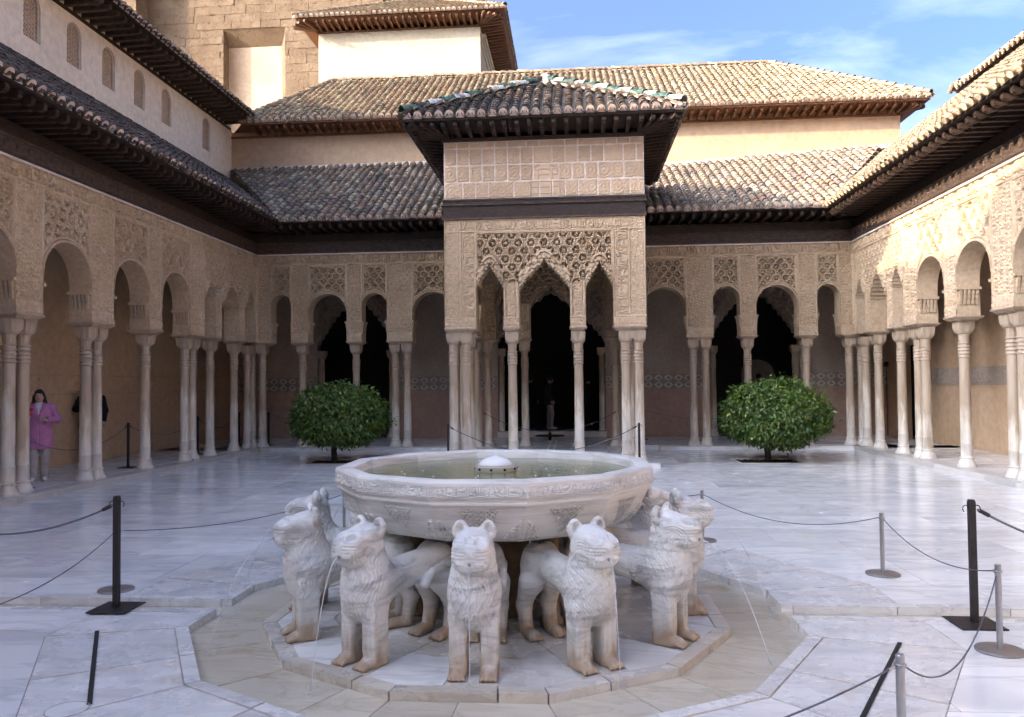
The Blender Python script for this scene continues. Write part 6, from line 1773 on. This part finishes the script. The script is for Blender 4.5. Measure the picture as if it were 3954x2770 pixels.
for a, b, lb in ((4, 0, 'grey rope hanging in front of the woman in pink'), (0, 1, 'grey rope between the left gallery posts'), (1, 2, 'grey rope between the posts deep in the left gallery')):
    p, q = GP[a][0], GP[b][0]; rope((p[0], p[1] + .04, GF + .85), (q[0], q[1] - .04, GF + .85), .28 if a != 4 else .34, .007, M['rope'], lb)
rope((-8.44, 21.4, GF + .85), (-5.6, 21.7, GF + .85), .22, .006, M['rope'], 'grey rope running right from the far left corner post behind the tree')
dark_post(-2.59, 16.06, .001, .93, 'dark barrier post at the left front corner of the pavilion', .1, .12)
dark_post(1.28, 16.0, .001, .93, 'dark barrier post at the right front corner of the pavilion', .1, .12)
dark_post(1.95, 23.0, GF, .92, 'dark barrier post in the gallery right of the pavilion', 0, .14)
rope((-2.55, 16.06, .86), (1.24, 16.0, .86), .52, .0085, M['rope'], 'grey rope drooping across the front of the pavilion')
rope((-2.35, 20.3, 1.0), (1.05, 20.3, 1.0), .50, .0085, M['rope'], 'grey rope drooping across the back of the pavilion')
rope((1.99, 23.0, GF + .85), (5.6, 23.2, GF + .85), .28, .006, M['rope'], 'grey rope in the gallery right of the pavilion')
w = thing('lamp_stand', (8.95, 23.5, GF), 'thin dark pole on a round disc in the right gallery corner', 'lamp stand')
MB().lathe([(.16, GF), (.16, GF + .012), (.02, GF + .02)], 24, 8.95, 23.5).obj('base_disc', M['steel_base'], w); MB().tube([(8.95, 23.5, GF + .01), (8.95, 23.5, 2.15)], .011, 8).obj('pole', M['dark_metal'], w); MB().box(8.90, 9.0, 23.46, 23.54, 2.12, 2.26, .01).obj('lamp_head', M['dark_metal'], w)

# ------------------------------------------------------------------ people (local: facing -Y, z up)
def cloth(name, c, rough=.85, var=.12):
    t = NT(name); col = t.val(t.mix(0.0, c, c), t.ramp(t.noise(9, 4, .6), .3, .7, 1 - var, 1 + var)); return t.done(col, rough, t.bump(t.noise(160, 2), .25, .002, t.bump(t.noise(9, 3, .5, t.mapping(t.pos, (1, 1, .5))), .25, .02)), .2)
SKIN = m_flat('skin', (.52, .33, .25), .5, var=.06); HAIR = m_flat('black_hair', (.016, .012, .012), .35, var=.3, scale=60, bump=.5)
def person(loc, rot, H, label, cols, pose, hires=True):
    k = H / 1.62
    base = Matrix.Translation(loc) @ Matrix.Rotation(rot, 4, 'Z') @ Matrix.Scale(k, 4)
    J = pose
    h = .0085 if hires else .014
    def limbs(X, Y, Z, off):
        d = None
        for s, nm in ((-1, 'R'), (1, 'L')):
            sh, el, wr = J[nm]
            a = smin(s_cap(X, Y, Z, sh, el, .047 + off, .040 + off), s_cap(X, Y, Z, el, wr, .038 + off, (.026 + off) if off == 0 else .050), .03)
            d = a if d is None else np.minimum(d, a)
        return d
    def legs(X, Y, Z, o0, o1):
        d = None
        for s in (-1, 1):
            hp, kn, an = (s * .085, 0, .84), (s * .088, -.012 + J['step'] * s, .46), (s * .085, J['step'] * s * 1.6 + .01, .08)
            a = smin(s_cap(X, Y, Z, hp, kn, .078 + o0, .055 + o1), s_cap(X, Y, Z, kn, an, .055 + o1, .038 + o1), .04); d = a if d is None else smin(d, a, .02)
        return d
    hc = (0, -.012, 1.505)
    def body(X, Y, Z):
        d = s_ell(X, Y, Z, hc, (.072, .088, .105)); d = smin(d, s_ell(X, Y, Z, (0, -.045, 1.455), (.050, .052, .058)), .03)
        d = smin(d, s_cap(X, Y, Z, (0, -.098, 1.515), (0, -.112, 1.488), .010, .014), .012)
        d = smin(d, s_ell(X, Y, Z, (0, -.094, 1.450), (.022, .010, .008)), .008)
        d = smin(d, s_ell(np.abs(X), Y, Z, (.074, .0, 1.495), (.010, .018, .028)), .008)
        for s in (-1, 1): d = smax(d, -s_ell(X, Y, Z, (s * .030, -.106, 1.518), (.016, .012, .009)), .012)
        d = smin(d, s_cap(X, Y, Z, (0, .01, 1.34), (0, 0, 1.45), .050, .046), .03)
        d = smin(d, s_cap(X, Y, Z, (-.12, .01, 1.31), (.12, .01, 1.31), .055), .05); d = smin(d, s_ell(X, Y, Z, (0, .01, 1.12), (.145, .09, .22)), .05); d = smin(d, s_ell(X, Y, Z, (0, .01, .90), (.150, .10, .12)), .05)
        d = smin(d, limbs(X, Y, Z, 0.0), .03); d = smin(d, legs(X, Y, Z, 0, 0), .03)
        for s, nm in ((-1, 'R'), (1, 'L')):
            wr = np.array(J[nm][2]); fd = np.array(J[nm + 'h'][0]); fd = fd / np.linalg.norm(fd); sd = np.array(J[nm + 'h'][1]); sd = sd / np.linalg.norm(sd); cu = np.cross(fd, sd)
            c = wr + fd * .045; d = smin(d, s_cap(X, Y, Z, tuple(wr + fd * .01 - sd * .012), tuple(c + sd * .006), .022, .026), .015)
            for f_, ln in ((-.028, .050), (-.010, .060), (.009, .064), (.027, .056)):
                b0 = c + sd * f_ + fd * .022; b1 = b0 + fd * ln * .5 + cu * .010; b2 = b1 + fd * ln * .18 + cu * ln * .45
                d = np.minimum(d, np.minimum(s_cap(X, Y, Z, tuple(b0), tuple(b1), .0095, .009), s_cap(X, Y, Z, tuple(b1), tuple(b2), .009, .0075)))
            t0 = wr + fd * .02 + sd * .028; d = smin(d, np.minimum(s_cap(X, Y, Z, tuple(t0), tuple(t0 + sd * .022 + fd * .026), .011, .010), s_cap(X, Y, Z, tuple(t0 + sd * .022 + fd * .026), tuple(t0 + sd * .018 + fd * .052 + cu * .014), .010, .008)), .006)
        return d
    V, F = surface_nets(body, (-.42, -.42, .02), (.42, .30, 1.66), h); b = put('person', mesh_np('person', V, F, SKIN, True), None, base); tag(b, label, 'person')
    prof = J['coat']
    zz = [p[0] for p in prof]; ax = [p[1] for p in prof]; ay = [p[2] for p in prof]
    def coat(X, Y, Z):
        a, c = np.interp(Z, zz, ax).astype(np.float32), np.interp(Z, zz, ay).astype(np.float32)
        fold = 1 + .018 * np.sin(7 * np.arctan2(Y, X)) * np.clip((1.05 - Z) * 1.6, 0, 1)
        e = (np.sqrt((X / (a * fold)) ** 2 + ((Y - .012) / (c * fold)) ** 2) - 1) * np.minimum(a, c)
        e = np.maximum(e, np.maximum(zz[0] - Z, Z - zz[-1]))
        e = smin(e, s_cap(X, Y, Z, (-.135, .012, 1.325), (.135, .012, 1.325), .062), .04)
        e = smin(e, limbs(X, Y, Z, .022), .03)
        for nm in 'RL':
            wr = np.array(J[nm][2]); el = np.array(J[nm][1]); n = (wr - el) / np.linalg.norm(wr - el); cut = wr - n * .008
            near = np.sqrt((X - wr[0]) ** 2 + (Y - wr[1]) ** 2 + (Z - wr[2]) ** 2) < .10
            pl = (X - cut[0]) * n[0] + (Y - cut[1]) * n[1] + (Z - cut[2]) * n[2]; e = np.where(near, np.maximum(e, pl), e)
        # open collar, front edge
        v = np.maximum(np.abs(X) - (Z - 1.16) * .26, np.maximum(1.16 - Z, Y + .02)); e = smax(e, -v, .01)
        gr = np.maximum(np.abs(X - .012) - .004, np.abs(Y + np.interp(Z, zz, ay) - .012) - .012); e = np.maximum(e, -np.maximum(gr, Z - 1.17))
        return np.maximum(e, -(s_cap(X, Y, Z, (0, .01, 1.30), (0, -.01, 1.5), .052)))
    V, F = surface_nets(coat, (-.42, -.40, zz[0] - .02), (.42, .30, 1.42), h); put('coat', mesh_np('coat', V, F, cols['coat'], True), b, base)
    def tr(X, Y, Z): return np.maximum(legs(X, Y, Z, .012, J['wide']), np.maximum(.045 - Z, Z - .95)) + .0015 * np.sin(38 * Z + 30 * X + 9 * np.sin(6 * Z))
    V, F = surface_nets(tr, (-.26, -.30, .02), (.26, .30, .97), h); put('trousers', mesh_np('trousers', V, F, cols['trousers'], True), b, base)
    def shoes(X, Y, Z):
        d = None
        for s in (-1, 1):
            y = J['step'] * s * 1.6; a = smin(s_ell(X, Y, Z, (s * .09, y - .06, .035), (.045, .115, .042)), s_ell(X, Y, Z, (s * .087, y + .02, .055), (.042, .06, .05)), .02); d = a if d is None else np.minimum(d, a)
        return np.maximum(d, -Z)
    V, F = surface_nets(shoes, (-.2, -.35, -.02), (.2, .25, .14), h); put('shoes', mesh_np('shoes', V, F, cols['shoes'], True), b, base)
    def hair(X, Y, Z):
        d = s_ell(X, Y, Z, (0, .008, 1.522), (.090, .100, .104))
        d = smax(d, -s_ell(X, Y, Z, (0, -.105, 1.480), (.060, .070, .078)), .012)
        if J['hair'] == 'long':
            for s in (-1, 1): d = smin(d, smin(s_cap(X, Y, Z, (s * .070, .01, 1.50), (s * .095, .0, 1.36), .034, .036), s_cap(X, Y, Z, (s * .095, .0, 1.36), (s * .128, -.035, 1.285), .036, .022), .02), .02)
            d = smin(d, s_ell(X, Y, Z, (0, .065, 1.40), (.095, .050, .13)), .03); d = smin(d, s_cap(X, Y, Z, (-.045, -.078, 1.572), (.045, -.082, 1.568), .016), .012)
        else: d = np.maximum(d, 1.47 - Z)
        return d + .0035 * np.sin(70 * X + 25 * Z + 40 * Y)
    V, F = surface_nets(hair, (-.2, -.16, 1.22), (.2, .16, 1.66), h * .8); put('hair', mesh_np('hair', V, F, cols.get('hair', HAIR), True), b, base)
    if hires:
        for s in (-1, 1): MB().lathe([(.001, -.004), (.0075, -.003), (.008, 0), (.0075, .003), (.001, .004)], 8).obj('eye', HAIR, b, base @ Matrix.Translation((s * .030, -.0965, 1.517)) @ Matrix.Rotation(math.pi / 2, 4, 'X') @ Matrix.Diagonal((1.3, .7, 1, 1)), True)
        MB().lathe([(.001, -.003), (.017, -.001), (.017, .001), (.001, .003)], 10).obj('lips', cloth('lips', (.30, .07, .07), .5), b, base @ Matrix.Translation((0, -.104, 1.449)) @ Matrix.Rotation(math.pi / 2, 4, 'X') @ Matrix.Diagonal((1, .38, 1, 1)), True)
    return b, base
PINK = cloth('pink_wool', (.54, .22, .40)); GREYT = cloth('pale_grey_cotton', (.45, .41, .38)); WHITE = cloth('off_white', (.72, .70, .70)); BLACKC = cloth('black_wool', (.010, .010, .012)); DARKT = cloth('dark_trousers', (.018, .018, .022)); DBLUE = cloth('dark_jacket', (.03, .03, .04))
wp = dict(R=((-.185, .01, 1.315), (-.235, -.03, 1.075), (-.135, -.235, 1.155)), L=((.185, .01, 1.315), (.285, .0, 1.075), (.125, -.190, 1.085)),
          Rh=((.35, -.35, .75), (-.2, -.9, -.3)), Lh=((-.75, -.55, .10), (0, -.35, .9)), step=.03, wide=.030, hair='long',
          coat=[(.565, .225, .165), (.80, .215, .155), (1.05, .205, .145), (1.25, .200, .128), (1.33, .165, .105), (1.385, .085, .080)])
wb, wbase = person((-9.53, 13.42, GF), R_(30), 1.62, 'woman in a long pink coat holding up a phone beside the nearest columns', dict(coat=PINK, trousers=GREYT, shoes=WHITE), wp)
MB().box(-.145, .145, -.118, -.085, 1.10, 1.36).mesh('x', WHITE)
def shirt(X, Y, Z): return np.maximum(s_ell(X, Y, Z, (0, .01, 1.22), (.12, .108, .20)), np.maximum(1.10 - Z, Z - 1.40))
V, F = surface_nets(lambda X, Y, Z: np.minimum(shirt(X, Y, Z), np.maximum(s_cap(X, Y, Z, (0, .005, 1.33), (0, 0, 1.42), .060, .056), Z - 1.405)), (-.16, -.16, 1.08), (.16, .16, 1.43), .01); put('shirt', mesh_np('shirt', V, F, WHITE, True), wb, wbase)
ph = thing('phone', tuple(wbase @ Vector((-.125, -.27, 1.23))), 'red cased phone held up by the woman in pink', 'phone')
PB = wbase @ Matrix.Translation((-.110, -.285, 1.235)) @ Matrix.Rotation(-.5, 4, 'X') @ Matrix.Rotation(.15, 4, 'Y')
MB().box(-.037, .037, -.005, .005, -.075, .075, .004).obj('phone_case', cloth('red_case', (.55, .05, .06), .4), ph, PB); MB().box(-.030, -.005, -.008, -.005, .035, .065, .001).obj('camera_bump', M['dark_metal'], ph, PB)
bag = thing('shoulder_bag', tuple(wbase @ Vector((-.2, -.12, .95))), 'small red bag on a pink strap across the woman in pink', 'bag')
STR = cloth('salmon_strap', (.62, .22, .17), .6)
q = MB(); pts = [(.105, -.060, 1.375), (.075, -.128, 1.28), (.0, -.158, 1.17), (-.09, -.165, 1.06), (-.17, -.13, .98)]
for a, c in zip(pts[:-1], pts[1:]):
    a, c = Vector(a), Vector(c); n = Vector((.6, 0, .8)) * .014
    q.add([a - n, a + n, c + n, c - n, a - n + Vector((0, .006, 0)), a + n + Vector((0, .006, 0)), c + n + Vector((0, .006, 0)), c - n + Vector((0, .006, 0))], [(0, 1, 2, 3), (7, 6, 5, 4), (0, 4, 5, 1), (3, 2, 6, 7)])
q.obj('strap', STR, bag, wbase); MB().box(-.27, -.14, -.155, -.09, .86, .98, .012).obj('pouch', cloth('red_pouch', (.45, .05, .06), .5), bag, wbase)
mp_ = dict(R=((-.19, .01, 1.315), (-.28, .03, 1.10), (-.16, -.20, 1.19)), L=((.19, .01, 1.315), (.245, .02, 1.07), (.225, -.05, .84)), Rh=((.3, -.6, .5), (-.2, -.8, -.3)), Lh=((0, -.1, -1), (0, -1, 0)), step=.02, wide=.022, hair='short',
           coat=[(.74, .235, .165), (.95, .220, .155), (1.2, .215, .145), (1.33, .175, .11), (1.385, .09, .085)])
person((-10.47, 16.42, GF), R_(25), 1.74, 'person in black coat mostly hidden behind the paired columns of the left gallery', dict(coat=BLACKC, trousers=DARKT, shoes=BLACKC), mp_)
lo = dict(mp_); lo['R'] = ((-.19, .01, 1.315), (-.23, .02, 1.08), (-.21, -.06, .86)); lo['Rh'] = ((0, -.1, -1), (0, -1, 0))
person((-.78, 25.3, GF + .18), R_(100), 1.70, 'dim visitor with grey trousers and pale shoes inside the dark hall', dict(coat=DBLUE, trousers=GREYT, shoes=WHITE), lo, False)
person((-1.45, 26.2, GF + .18), R_(160), 1.72, 'dim dark visitor standing left in the dark hall behind the pavilion', dict(coat=BLACKC, trousers=DARKT, shoes=BLACKC), lo, False)
person((.45, 26.0, GF + .18), R_(200), 1.66, 'dim dark visitor standing right in the dark hall behind the pavilion', dict(coat=DBLUE, trousers=DARKT, shoes=BLACKC), lo, False)
person((6.28, 27.6, GF + .18), R_(180), 1.72, 'dark visitor silhouetted before the lit doorway beyond the right tree', dict(coat=BLACKC, trousers=DARKT, shoes=BLACKC), lo, False)
